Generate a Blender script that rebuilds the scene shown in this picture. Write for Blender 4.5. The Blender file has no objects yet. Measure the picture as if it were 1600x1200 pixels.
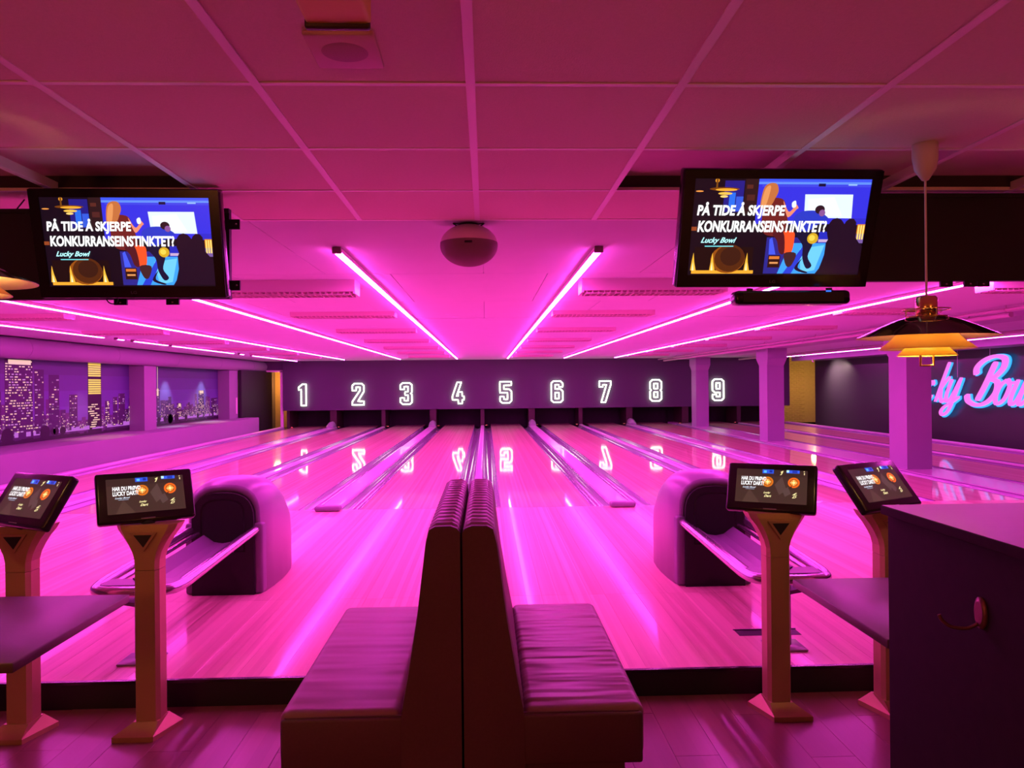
import bpy, bmesh, math, random
from mathutils import Vector, Matrix
random.seed(7)
PI = math.pi
SC = bpy.context.scene
C = SC.collection

# ------------------------------------------------------------------ camera, world, lights, exposure
F_PX, YAW, ROLL, CZ = 1210.0, math.atan(41/1210.0), 0.0095, 1.59
cd = bpy.data.cameras.new('camera'); cam = bpy.data.objects.new('camera', cd); C.objects.link(cam)
cd.sensor_fit = 'HORIZONTAL'; cd.sensor_width = 36.0; cd.lens = 36.0*F_PX/1600.0
cd.clip_start = 0.05; cd.clip_end = 200
cam.matrix_world = (Matrix.Translation((0, 0, CZ)) @ Matrix.Rotation(-YAW, 4, 'Z')
                    @ Matrix.Rotation(PI/2, 4, 'X') @ Matrix.Rotation(-ROLL, 4, 'Z'))
SC.camera = cam
w = bpy.data.worlds.new('world'); SC.world = w; w.use_nodes = True
w.node_tree.nodes['Background'].inputs[0].default_value = (0.6, 0.25, 0.3, 1)
w.node_tree.nodes['Background'].inputs[1].default_value = 0.004
SC.view_settings.view_transform = 'Standard'; SC.view_settings.look = 'None'
SC.view_settings.gamma = 1.0; SC.view_settings.use_curve_mapping = False
SC.view_settings.exposure = 0.2
SC.cycles.use_denoising = True
SC.cycles.max_bounces = 10; SC.cycles.diffuse_bounces = 6; SC.cycles.glossy_bounces = 5
SC.cycles.sample_clamp_indirect = 6.0
STRIP = ((1.0, 0.065, 0.80), 78.0)     # magenta led strips: colour, radiance
NEON = ((0.86, 1.0, 0.72), 4.5)

def lamp(name, kind, loc, energy, col, size=0.1, rot=None, spot=None):
    l = bpy.data.lights.new(name, kind); l.energy = energy; l.color = col
    if kind == 'AREA': l.size = size
    else: l.shadow_soft_size = size
    if spot: l.spot_size = spot; l.spot_blend = 0.8
    o = bpy.data.objects.new(name, l); C.objects.link(o); o.location = loc
    if rot: o.rotation_euler = rot
    return o
# warm lamps of the seating area behind the viewer
lamp('seating_lamp', 'POINT', (-2.2, -1.2, 1.85), 44, (1.0, 0.26, 0.08), 0.15)
lamp('seating_lamp', 'POINT', (2.4, -1.2, 1.85), 44, (1.0, 0.26, 0.08), 0.15)
# work lights behind the pin machines, seen through the gaps at both ends of the masking
lamp('machine_room_lamp', 'POINT', (-7.72, 29.0, 1.7), 40, (1.0, 0.42, 0.10), 0.15)
lamp('machine_room_lamp', 'POINT', (12.2, 28.3, 1.5), 60, (1.0, 0.55, 0.16), 0.15)
# spots on the second mural and on the dark side wall
lamp('wall_spot', 'SPOT', (-7.55, 19.75, 2.06), 60, (0.75, 0.9, 1.0), 0.04, (math.radians(-6), math.radians(24), 0), math.radians(70))
lamp('wall_spot', 'SPOT', (-7.55, 22.2, 2.06), 60, (0.75, 0.9, 1.0), 0.04, (math.radians(-6), math.radians(24), 0), math.radians(70))
lamp('wall_spot', 'SPOT', (-7.45, 15.6, 2.06), 45, (1.0, 0.55, 0.25), 0.04, (0, math.radians(8), 0), math.radians(85))
lamp('wall_spot', 'SPOT', (-7.45, 21.6, 2.06), 45, (1.0, 0.55, 0.25), 0.04, (0, math.radians(8), 0), math.radians(85))

lamp('wall_spot', 'SPOT', (10.70, 24.9, 2.19), 150, (1.0, 0.66, 0.66), 0.03, (math.radians(-6), math.radians(-45), 0), math.radians(120))

# ------------------------------------------------------------------ materials
MATS = {}
def mat(name, col, rough=0.5, metal=0.0, coat=0.0, spec=0.5, bump=None, tint=0.0, noise=None):
    if name in MATS: return MATS[name]
    m = bpy.data.materials.new(name); m.use_nodes = True; nt = m.node_tree
    b = nt.nodes['Principled BSDF']
    b.inputs['Base Color'].default_value = (*col, 1); b.inputs['Roughness'].default_value = rough
    b.inputs['Metallic'].default_value = metal; b.inputs['Specular IOR Level'].default_value = spec
    b.inputs['Coat Weight'].default_value = coat; b.inputs['Coat Roughness'].default_value = 0.05
    tc = nt.nodes.new('ShaderNodeTexCoord')
    if tint or noise:
        nz = nt.nodes.new('ShaderNodeTexNoise'); nz.inputs['Scale'].default_value = (noise or (6,))[0]
        nz.inputs['Detail'].default_value = 6
        mp = nt.nodes.new('ShaderNodeMapping'); nt.links.new(tc.outputs['Object'], mp.inputs[0])
        mp.inputs['Scale'].default_value = (noise[1] if noise and len(noise) > 1 else (1, 1, 1))
        nt.links.new(mp.outputs[0], nz.inputs['Vector'])
        mx = nt.nodes.new('ShaderNodeMix'); mx.data_type = 'RGBA'
        k = tint or 0.25
        mx.inputs[6].default_value = (*[c*(1-k) for c in col], 1); mx.inputs[7].default_value = (*[min(1, c*(1+k)) for c in col], 1)
        nt.links.new(nz.outputs[0], mx.inputs[0]); nt.links.new(mx.outputs[2], b.inputs['Base Color'])
    if bump:
        sc, st, stretch = bump[:3]
        mp = nt.nodes.new('ShaderNodeMapping'); mp.inputs['Scale'].default_value = stretch
        nt.links.new(tc.outputs['Object'], mp.inputs[0])
        nz = nt.nodes.new('ShaderNodeTexNoise'); nz.inputs['Scale'].default_value = sc; nz.inputs['Detail'].default_value = bump[3] if len(bump) > 3 else 4
        nt.links.new(mp.outputs[0], nz.inputs['Vector'])
        bp = nt.nodes.new('ShaderNodeBump'); bp.inputs['Strength'].default_value = st; bp.inputs['Distance'].default_value = bump[4] if len(bump) > 4 else 0.01
        nt.links.new(nz.outputs[0], bp.inputs['Height']); nt.links.new(bp.outputs[0], b.inputs['Normal'])
    MATS[name] = m; return m
def emit(name, col, strength):
    if name in MATS: return MATS[name]
    m = bpy.data.materials.new(name); m.use_nodes = True; nt = m.node_tree
    b = nt.nodes['Principled BSDF']; b.inputs['Base Color'].default_value = (0.02, 0.02, 0.02, 1)
    b.inputs['Emission Color'].default_value = (*col, 1); b.inputs['Emission Strength'].default_value = strength
    b.inputs['Roughness'].default_value = 0.25
    MATS[name] = m; return m
def wood(name, ca, cb, board, rough, coat=0.0, per_object=0.0, coat_rough=0.05):
    """strip boards running along Y: each strip has its own tone, with grain"""
    m = bpy.data.materials.new(name); m.use_nodes = True; nt = m.node_tree; L = nt.links.new
    b = nt.nodes['Principled BSDF']; b.inputs['Roughness'].default_value = rough
    b.inputs['Coat Weight'].default_value = coat; b.inputs['Coat Roughness'].default_value = coat_rough
    b.inputs['Specular IOR Level'].default_value = 0.3
    g = nt.nodes.new('ShaderNodeNewGeometry'); sx = nt.nodes.new('ShaderNodeSeparateXYZ'); L(g.outputs['Position'], sx.inputs[0])
    dv = nt.nodes.new('ShaderNodeMath'); dv.operation = 'DIVIDE'; dv.inputs[1].default_value = board; L(sx.outputs[0], dv.inputs[0])
    fl = nt.nodes.new('ShaderNodeMath'); fl.operation = 'FLOOR'; L(dv.outputs[0], fl.inputs[0])
    wn = nt.nodes.new('ShaderNodeTexWhiteNoise'); wn.noise_dimensions = '1D'; L(fl.outputs[0], wn.inputs['W'])
    mp = nt.nodes.new('ShaderNodeMapping'); mp.inputs['Scale'].default_value = (60, 1.2, 1); L(g.outputs['Position'], mp.inputs[0])
    nz = nt.nodes.new('ShaderNodeTexNoise'); nz.inputs['Scale'].default_value = 1.0; nz.inputs['Detail'].default_value = 5; L(mp.outputs[0], nz.inputs['Vector'])
    a1 = nt.nodes.new('ShaderNodeMath'); a1.operation = 'MULTIPLY_ADD'; a1.inputs[1].default_value = 0.55; L(wn.outputs['Value'], a1.inputs[0])
    n2 = nt.nodes.new('ShaderNodeMath'); n2.operation = 'MULTIPLY'; n2.inputs[1].default_value = 0.45; L(nz.outputs[0], n2.inputs[0]); L(n2.outputs[0], a1.inputs[2])
    fac = a1.outputs[0]
    if per_object:
        oi = nt.nodes.new('ShaderNodeObjectInfo')
        a2 = nt.nodes.new('ShaderNodeMath'); a2.operation = 'MULTIPLY_ADD'; a2.inputs[1].default_value = per_object
        L(oi.outputs['Random'], a2.inputs[0])
        a3 = nt.nodes.new('ShaderNodeMath'); a3.operation = 'MULTIPLY'; a3.inputs[1].default_value = 1-per_object; L(fac, a3.inputs[0]); L(a3.outputs[0], a2.inputs[2])
        fac = a2.outputs[0]
    mx = nt.nodes.new('ShaderNodeMix'); mx.data_type = 'RGBA'; mx.inputs[6].default_value = (*ca, 1); mx.inputs[7].default_value = (*cb, 1)
    L(fac, mx.inputs[0]); L(mx.outputs[2], b.inputs['Base Color'])
    # fine joints
    fr = nt.nodes.new('ShaderNodeMath'); fr.operation = 'FRACT'; L(dv.outputs[0], fr.inputs[0])
    MATS[name] = m; return m

M_TILE = mat('mineral_tile', (0.90, 0.74, 0.68), 0.95, noise=(90,), tint=0.06, bump=(220, 0.25, (1, 1, 1)))
M_RAIL = mat('white_rail', (0.95, 0.82, 0.88), 0.4)
M_PANEL = mat('ceiling_board', (0.60, 0.64, 0.66), 0.8, noise=(3,), tint=0.04)
M_SLAB = mat('slab_paint', (0.90, 0.62, 0.72), 0.9, noise=(4,), tint=0.12)
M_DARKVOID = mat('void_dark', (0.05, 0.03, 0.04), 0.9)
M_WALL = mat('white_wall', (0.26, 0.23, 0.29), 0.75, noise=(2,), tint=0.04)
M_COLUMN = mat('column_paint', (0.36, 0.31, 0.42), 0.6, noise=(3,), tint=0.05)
M_DARKWALL = mat('dark_wall', (0.045, 0.04, 0.05), 0.35, bump=(60, 0.15, (1, 1, 1)))
M_MASK = mat('masking_navy', (0.075, 0.05, 0.10), 0.55)
M_BLACK = mat('black_paint', (0.012, 0.011, 0.013), 0.6)
M_BLACKGLOSS = mat('black_plastic', (0.012, 0.010, 0.014), 0.22)
M_BRICK = mat('cream_brick', (0.62, 0.46, 0.22), 0.9, noise=(10,), tint=0.12)
M_GUTTER = mat('gutter_plastic', (0.36, 0.28, 0.44), 0.14, coat=0.5)
M_CAP = mat('divider_cap', (0.66, 0.48, 0.68), 0.28, coat=0.2)
M_RIM = mat('gutter_rim', (0.20, 0.12, 0.26), 0.25)
M_HOOD = mat('hood_plastic', (0.33, 0.25, 0.38), 0.32)
M_HOODTRIM = mat('hood_trim', (0.22, 0.16, 0.26), 0.4)
M_CHROME = mat('rack_chrome', (0.62, 0.52, 0.66), 0.2, metal=0.9)
M_LEATHER = mat('brown_leather', (0.23, 0.105, 0.13), 0.42, bump=(2.6, 0.9, (1.0, 5.5, 1.0), 1.0, 0.03), noise=(40,), tint=0.08)
M_LEATHERSMOOTH = mat('smooth_leather', (0.23, 0.105, 0.13), 0.45, bump=(1.6, 0.45, (1.0, 6.0, 1.0), 1.0, 0.03), noise=(40,), tint=0.08)
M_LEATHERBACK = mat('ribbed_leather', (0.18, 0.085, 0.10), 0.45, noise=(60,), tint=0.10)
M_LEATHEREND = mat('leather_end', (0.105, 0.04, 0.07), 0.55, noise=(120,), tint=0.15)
M_POST = mat('console_metal', (0.50, 0.33, 0.16), 0.42, metal=0.35, noise=(200,), tint=0.06)
M_TABLE = mat('table_laminate', (0.10, 0.065, 0.07), 0.4, noise=(60,), tint=0.10)
M_CABTOP = mat('cabinet_top', (0.12, 0.08, 0.075), 0.34, spec=0.3, noise=(8, (1, 8, 1)), tint=0.12)
M_CABINET = mat('cabinet_side', (0.020, 0.012, 0.010), 0.85, spec=0.15, noise=(30,), tint=0.25)
M_BRASS = mat('brass', (0.80, 0.52, 0.20), 0.18, metal=1.0)
M_SHADEBLACK = mat('shade_black', (0.02, 0.012, 0.012), 0.12, coat=0.8)
M_SHADEIN = mat('shade_inside', (0.85, 0.62, 0.40), 0.6)
M_CORD = mat('cord_white', (0.75, 0.65, 0.62), 0.5)
M_FIX = mat('fixture_white', (0.66, 0.46, 0.50), 0.5)
M_FIXDARK = mat('fixture_dark', (0.30, 0.16, 0.20), 0.6)
M_SPK = mat('speaker_shell', (0.75, 0.55, 0.58), 0.45)
M_SPKG = mat('speaker_grille', (0.26, 0.15, 0.17), 0.7, bump=(500, 0.5, (1, 1, 1)))
M_PIPE = mat('pipe_paint', (0.55, 0.40, 0.46), 0.5)
M_BROWN = mat('brown_board', (0.045, 0.025, 0.022), 0.5)
M_YBOX = mat('yellowed_plastic', (0.80, 0.62, 0.08), 0.6)
M_PLATE = mat('speaker_plate', (0.72, 0.42, 0.50), 0.7)
M_PLATED = mat('speaker_cloth', (0.52, 0.28, 0.36), 0.8, bump=(400, 0.4, (1, 1, 1)))
M_HOOK = mat('hook_metal', (0.22, 0.10, 0.09), 0.4, metal=0.6)
M_LANE = wood('lane_maple', (0.60, 0.34, 0.28), (0.92, 0.64, 0.52), 0.0273, 0.45, coat=0.8, coat_rough=0.045)
M_APPROACH = wood('approach_maple', (0.58, 0.32, 0.27), (0.97, 0.70, 0.58), 0.036, 0.55, coat=0.30, per_object=0.35, coat_rough=0.10)
M_PLANK = wood('floor_laminate', (0.17, 0.08, 0.07), (0.28, 0.14, 0.12), 0.06, 0.32, coat=0.15, per_object=0.4, coat_rough=0.2)
M_STRIP = emit('led_strip', *STRIP)
M_NEON = emit('neon_white', *NEON)

# ------------------------------------------------------------------ mesh helpers
class MB:
    def __init__(s): s.v = []; s.f = []; s.mi = []; s.mats = []; s.sm = []
    def idx(s, m):
        if m not in s.mats: s.mats.append(m)
        return s.mats.index(m)
    def add(s, vs, fs, m, smooth=False):
        o = len(s.v); s.v += [tuple(v) for v in vs]; k = s.idx(m)
        for f in fs: s.f.append(tuple(i+o for i in f)); s.mi.append(k); s.sm.append(smooth)
        return s
    def box(s, x0, x1, y0, y1, z0, z1, m):
        vs = [(x, y, z) for z in (z0, z1) for y in (y0, y1) for x in (x0, x1)]
        return s.add(vs, [(0, 2, 3, 1), (4, 5, 7, 6), (0, 1, 5, 4), (2, 6, 7, 3), (0, 4, 6, 2), (1, 3, 7, 5)], m)
    def rbox(s, x0, x1, y0, y1, z0, z1, r, m, seg=3):
        bm = bmesh.new(); bmesh.ops.create_cube(bm, size=1)
        for v in bm.verts: v.co = Vector(((x0+x1)/2+v.co.x*(x1-x0), (y0+y1)/2+v.co.y*(y1-y0), (z0+z1)/2+v.co.z*(z1-z0)))
        bmesh.ops.bevel(bm, geom=bm.edges[:], offset=r, segments=seg, affect='EDGES', profile=0.5)
        bm.verts.index_update()
        s.add([v.co for v in bm.verts], [[v.index for v in f.verts] for f in bm.faces], m, True); bm.free(); return s
    def prism(s, poly, axis, a0, a1, m, cap0=True, cap1=True, smooth=False):
        """poly 2D extruded along axis; axis 'y': poly=(x,z); 'x': poly=(y,z); 'z': poly=(x,y)"""
        def P(p, a): return {'y': (p[0], a, p[1]), 'x': (a, p[0], p[1]), 'z': (p[0], p[1], a)}[axis]
        n = len(poly); vs = [P(p, a0) for p in poly]+[P(p, a1) for p in poly]
        fs = [(i, (i+1) % n, n+(i+1) % n, n+i) for i in range(n)]
        s.add(vs, fs, m, smooth)
        caps = []
        if cap0: caps.append(tuple(range(n-1, -1, -1)))
        if cap1: caps.append(tuple(range(n, 2*n)))
        s.add(vs, caps, m); return s
    def loft(s, rings, m, closed=True, caps=True, smooth=True):
        n = len(rings[0]); vs = [p for r in rings for p in r]; fs = []
        for k in range(len(rings)-1):
            for i in range(n if closed else n-1):
                j = (i+1) % n; fs.append((k*n+i, k*n+j, (k+1)*n+j, (k+1)*n+i))
        s.add(vs, fs, m, smooth)
        if caps and closed: s.add(rings[0], [tuple(range(n-1, -1, -1))], m); s.add(rings[-1], [tuple(range(n))], m)
        return s
    def lathe(s, prof, m, c=(0, 0, 0), n=32, smooth=True, sx=1, sy=1):
        rings = [[(c[0]+r*sx*math.cos(2*PI*i/n), c[1]+r*sy*math.sin(2*PI*i/n), c[2]+z) for i in range(n)] for r, z in prof]
        return s.loft(rings, m, True, False, smooth)
    def tube(s, pts, r, m, n=8, closed=False, caps=True):
        pts = [Vector(p) for p in pts]; N = len(pts); rings = []; prev = None
        for i, p in enumerate(pts):
            if closed: t = (pts[(i+1) % N]-pts[i-1])
            else: t = pts[min(i+1, N-1)]-pts[max(i-1, 0)]
            t.normalize()
            if prev is None:
                a = Vector((0, 0, 1)) if abs(t.z) < 0.9 else Vector((1, 0, 0))
                u = t.cross(a).normalized()
            else:
                u = (prev-t*prev.dot(t))
                u = u.normalized() if u.length > 1e-6 else t.orthogonal().normalized()
            prev = u; v = t.cross(u)
            rr = r[i] if isinstance(r, (list, tuple)) else r
            rings.append([p+(u*math.cos(2*PI*k/n)+v*math.sin(2*PI*k/n))*rr for k in range(n)])
        if closed: rings.append(rings[0]); return s.loft(rings, m, True, False)
        return s.loft(rings, m, True, caps)
    def build(s, name, parent=None, loc=None):
        me = bpy.data.meshes.new(name); me.from_pydata(s.v, [], s.f)
        for m in s.mats: me.materials.append(m)
        me.polygons.foreach_set('material_index', s.mi); me.polygons.foreach_set('use_smooth', s.sm)
        bm = bmesh.new(); bm.from_mesh(me); bmesh.ops.recalc_face_normals(bm, faces=bm.faces); bm.to_mesh(me); bm.free()
        me.update()
        o = bpy.data.objects.new(name, me); C.objects.link(o)
        if parent: o.parent = parent
        if loc: o.location = loc
        return o
def thing(name, label, cat, loc=(0, 0, 0), rz=0, group=None):
    o = bpy.data.objects.new(name, None); C.objects.link(o); o.empty_display_size = 0.1
    o.location = loc; o.rotation_euler = (0, 0, rz); return tag(o, label, cat, group)
def tag(o, label, cat, group=None):
    o['label'] = label; o['category'] = cat
    if group: o['group'] = group
    return o
def struct(o, label=None):
    o['kind'] = 'structure'
    if label: o['label'] = label
    return o
def piece(src, parent, loc, name=None):
    c = src.copy(); C.objects.link(c); c.parent = parent; c.location = loc
    if name: c.name = name
    return c
def copy_tree(o, label, loc):
    c = o.copy(); C.objects.link(c); c.location = loc; c['label'] = label
    for ch in list(o.children):
        d = ch.copy(); C.objects.link(d); d.parent = c
        for g in list(ch.children):
            e = g.copy(); C.objects.link(e); e.parent = d
    return c
def catmull(pts, k=6, closed=False):
    P = [Vector(p) for p in pts]; out = []; N = len(P); rng = range(N if closed else N-1)
    for i in rng:
        p0 = P[i-1] if (i > 0 or closed) else P[0]; p1 = P[i]; p2 = P[(i+1) % N]
        p3 = P[(i+2) % N] if (closed or i+2 < N) else P[-1]
        for j in range(k):
            t = j/k
            out.append(0.5*((2*p1)+(p2-p0)*t+(2*p0-5*p1+4*p2-p3)*t*t+(3*p1-p0-3*p2+p3)*t**3))
    if not closed: out.append(P[-1])
    return out
_dg = None
def text_mesh(txt, shear=0.0, bold=0.0):
    """glyph geometry of the built-in font, scaled so the block fills 0..1 in x and 0..1 in y"""
    cu = bpy.data.curves.new('txt', 'FONT'); cu.body = txt; cu.shear = shear; cu.offset = bold; cu.resolution_u = 3
    o = bpy.data.objects.new('txt', cu); C.objects.link(o)
    dg = bpy.context.evaluated_depsgraph_get(); dg.update()
    me = bpy.data.meshes.new_from_object(o.evaluated_get(dg))
    vs = [v.co.copy() for v in me.vertices]; fs = [tuple(p.vertices) for p in me.polygons]
    bpy.data.objects.remove(o); bpy.data.curves.remove(cu); bpy.data.meshes.remove(me)
    x0 = min(v.x for v in vs); x1 = max(v.x for v in vs); y0 = min(v.y for v in vs); y1 = max(v.y for v in vs)
    return [((v.x-x0)/(x1-x0), (v.y-y0)/(y1-y0)) for v in vs], fs

LZ = 0.134            # height of approach and lanes
TILE_Z = 2.437; LANE_CEIL = 2.45
XL, XR, YB = -8.05, 11.42, 31.0

# ------------------------------------------------------------------ floor, approach
fl = struct(MB().box(XL, XR, -3.0, YB, -0.15, -0.02, M_PLANK).build('floor'))
pl = None
rowx = -3.2; k = 0
while rowx < 3.2:
    y = -0.2-(k*0.43) % 1.25
    while y < 3.92:
        y0, y1 = max(y, -0.2), min(y+1.25, 3.92)
        if y1-y0 > 0.05:
            p = MB().prism([(0.0004, -0.02), (0.1896, -0.02), (0.1896, -0.0008), (0.1888, 0), (0.0012, 0), (0.0004, -0.0008)], 'y', 0.001, y1-y0-0.001, M_PLANK).build('plank', fl, (rowx, y0, 0))
        y += 1.25
    rowx += 0.19; k += 1
ap = struct(MB().box(XL, XR, 3.935, 9.14, -0.02, LZ-0.014, M_APPROACH).build('approach_floor'))
a_short = None; x = -6.4; bw = 0.1092
while x < 6.5:
    if a_short is None:
        prof = [(0.0004, -0.014), (bw-0.0004, -0.014), (bw-0.0004, -0.0006), (bw-0.001, 0), (0.001, 0), (0.0004, -0.0006)]
        a_short = MB().prism(prof, 'y', 0, 1.398, M_APPROACH).build('plank', ap, (x, 3.922, LZ))
        a_long = MB().prism(prof, 'y', 0, 3.816, M_APPROACH).build('plank', ap, (x, 5.322, LZ))
    else:
        piece(a_short, ap, (x, 3.922, LZ)); piece(a_long, ap, (x, 5.322, LZ))
    x += bw
for xa, xb in ((XL, -6.4), (x, XR)):
    MB().box(xa, xb, 3.922, 9.14, LZ-0.014, LZ, M_APPROACH).build('plank', ap)
struct(MB().box(XL, XR, 3.905, 3.935, -0.02, LZ-0.014, M_BLACK).box(XL, XR, 3.9, 3.922, LZ-0.014, LZ+0.001, M_BLACKGLOSS).build('trim_1'), 'black riser of the low step up to the bowling approach')

# ------------------------------------------------------------------ lanes, gutters, dividers
NW = ['one', 'two', 'three', 'four', 'five', 'six', 'seven', 'eight', 'nine', 'ten']
LANES = [-6.2, -4.39, -2.74, -0.95, 0.70, 2.49, 4.14, 5.93, 8.10, 9.75]
HW = 0.533; Y0L, Y1L = 9.144, 28.4
struct(MB().box(XL, XR, Y0L, YB, -0.02, 0.02, M_BLACK).build('lane_bed_floor'))
for i, cx in enumerate(LANES):
    lab = 'glossy maple bowling lane ending under the neon number %s' % NW[i] if i < 9 else 'glossy maple bowling lane beside the dark wall, past the pillars'
    o = MB().box(-HW, HW, 0, Y1L-Y0L, -0.05, 0, M_LANE).build('bowling_lane', None, (cx, Y0L, LZ))
    tag(o, lab, 'bowling lane', 'bowling lanes')
GW = 0.235; GL = 17.85
def gutter_mesh(wid):
    b = MB(); n = 12; d = 0.085
    arc = [(wid/2-math.cos(PI*t/n)*(wid/2-0.012), -0.004-math.sin(PI*t/n)*d) for t in range(n+1)]
    top = [(0.002, 0.0)]+[(a[0], a[1]) for a in arc]+[(wid-0.002, 0.0)]
    bot = [(wid-0.002, -0.11), (0.002, -0.11)]
    prof = top+bot
    b.loft([[(p[0], y, p[1]) for p in prof] for y in (0, 6, 12, GL)], M_GUTTER, True, True, True)
    b.box(0.0, 0.012, 0, GL, -0.02, 0.003, M_RIM); b.box(wid-0.012, wid, 0, GL, -0.02, 0.003, M_RIM)
    return b
gut0 = None
def gutter(x, label):
    global gut0
    if gut0 is None: gut0 = gutter_mesh(GW).build('lane_gutter', None, (x, Y0L, LZ)); o = gut0
    else: o = gut0.copy(); C.objects.link(o); o.location = (x, Y0L, LZ)
    tag(o, label, 'gutter', 'lane gutters')
def cap_prof(w_, h):
    r = min(0.025, w_/4)
    return [(-w_/2, -0.1), (-w_/2, h-r), (-w_/2+r*0.3, h-r*0.3), (-w_/2+r, h), (w_/2-r, h), (w_/2-r*0.3, h-r*0.3), (w_/2, h-r), (w_/2, -0.1)]
def divider(cx, w_, label, h=0.03):
    o = MB().prism(cap_prof(w_, h), 'y', 0, GL, M_CAP).build('lane_divider', None, (cx, Y0L+0.0, LZ))
    tag(o, label, 'lane divider', 'capped dividers between the lanes')
    return o

for i in range(9):
    a, b = LANES[i]+HW, LANES[i+1]-HW
    nxt = 'lane ' + NW[i+1] if i < 8 else 'the lane by the dark wall'
    gutter(a, 'shiny purple gutter of lane %s on its side towards %s' % (NW[i], nxt))
    gutter(b-GW, 'shiny purple gutter of %s on its side towards lane %s' % (nxt, NW[i]))
    if i == 7:
        struct(MB().box(a+GW, b-GW, Y0L, 28.4, 0.0, LZ+0.015, M_CAP).build('floor_strip'), 'lilac floor strip under the row of pillars between lanes eight and nine')
    else:
        divider((a+b)/2, b-a-2*GW, '%s lilac capped divider running between lane %s and %s' % ('broad' if b-a > 0.65 else 'narrow', NW[i], nxt))
gutter(LANES[0]-HW-GW, 'shiny purple gutter of lane one along the white low wall')
gutter(LANES[9]+HW, 'shiny purple gutter along the foot of the dark side wall')
o = divider(-7.06, 0.13, 'lilac edge capping between lane one and the white low wall', 0.05)
o = divider(10.62, 0.15, 'lilac edge capping at the foot of the dark side wall', 0.05)
# end caps at the foul line and lift hoods at the far end of the broad dividers
for i in (2, 4):
    cx = (LANES[i]+LANES[i+1])/2
    o = MB().rbox(-0.15, 0.15, -0.15, -0.002, 0.0, 0.062, 0.028, M_HOODTRIM).build('divider_end_cap', None, (cx, Y0L, LZ+0.001))
    tag(o, 'dark rounded end cap at the foul line between lanes %s and %s' % (NW[i], NW[i+1]), 'end cap')
for i in (0, 2, 4, 6):
    cx = (LANES[i]+LANES[i+1])/2
    rings = []
    for yy, hh, ww in ((-0.35, 0.035, 0.11), (-0.25, 0.12, 0.12), (-0.05, 0.17, 0.125), (0.2, 0.175, 0.125)):
        rings.append([(-ww, yy, 0.0)]+[(-ww*math.cos(PI*t/8)**1 if True else 0, yy, 0.02+hh*math.sin(PI*t/8)) for t in range(9)]+[(ww, yy, 0.0)])
    o = MB().loft(rings, M_HOOD).build('ball_lift_hood', None, (cx, 26.7, LZ+0.031))
    tag(o, 'small lilac ball lift hood at the far end between lanes %s and %s' % (NW[i], NW[i+1]), 'ball lift hood')

# ------------------------------------------------------------------ masking, pits
o = MB().box(-7.0, 10.72, 27.0, 27.06, 0.737, LANE_CEIL, M_MASK).build('masking_panel')
tag(o, 'long dark purple masking board carrying the neon lane numbers', 'masking panel')
for i in range(-1, 10):
    if i == -1: cx, ww = -6.85, 0.07
    elif i == 9: cx, ww = 10.42, 0.07
    else: cx = (LANES[i]+LANES[i+1])/2; ww = 0.11 if (LANES[i+1]-LANES[i]) < 1.7 else 0.2
    side = ('between lanes %s and %s' % (NW[i], NW[i+1])) if 0 <= i < 8 else ('on the outer side of lane one' if i == -1 else ('beyond lane nine' if i == 8 else 'at the dark side wall'))
    t = thing('kickback', 'brown kickback panel at the pin pit %s' % side, 'kickback', (cx, 27.1, 0.02), 0, 'kickback panels at the pin pits')
    MB().box(-ww/2, ww/2, 0, 1.3, 0, 0.9, M_BROWN).build('board', t)
    MB().box(-ww/2-0.012, ww/2+0.012, -0.03, 0.0, LZ-0.02, 0.72, M_BROWN).build('edge_strip', t)
    MB().lathe([(0, 0.0), (0.05, 0.0), (0.06, 0.03), (0.03, 0.05), (0, 0.05)], M_BRASS, (ww/2+0.08 if i < 5 else -ww/2-0.08, -0.02, LZ-0.018), 12).build('pin_light', t)
for i, cx in enumerate(LANES):
    lab = 'black pit curtain behind the end of lane %s' % NW[i] if i < 9 else 'black pit curtain at the end of the lane by the dark wall'
    b = MB(); n = 16
    b.loft([[(-0.78+1.56*k/n, 0.012*math.sin(k*2.4), z) for k in range(n+1)] for z in (0.0, 0.45, 0.95)], M_BLACK, False, False)
    o = b.build('pit_curtain', None, (cx, 28.45, 0.021)); tag(o, lab, 'curtain', 'pit curtains')

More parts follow.
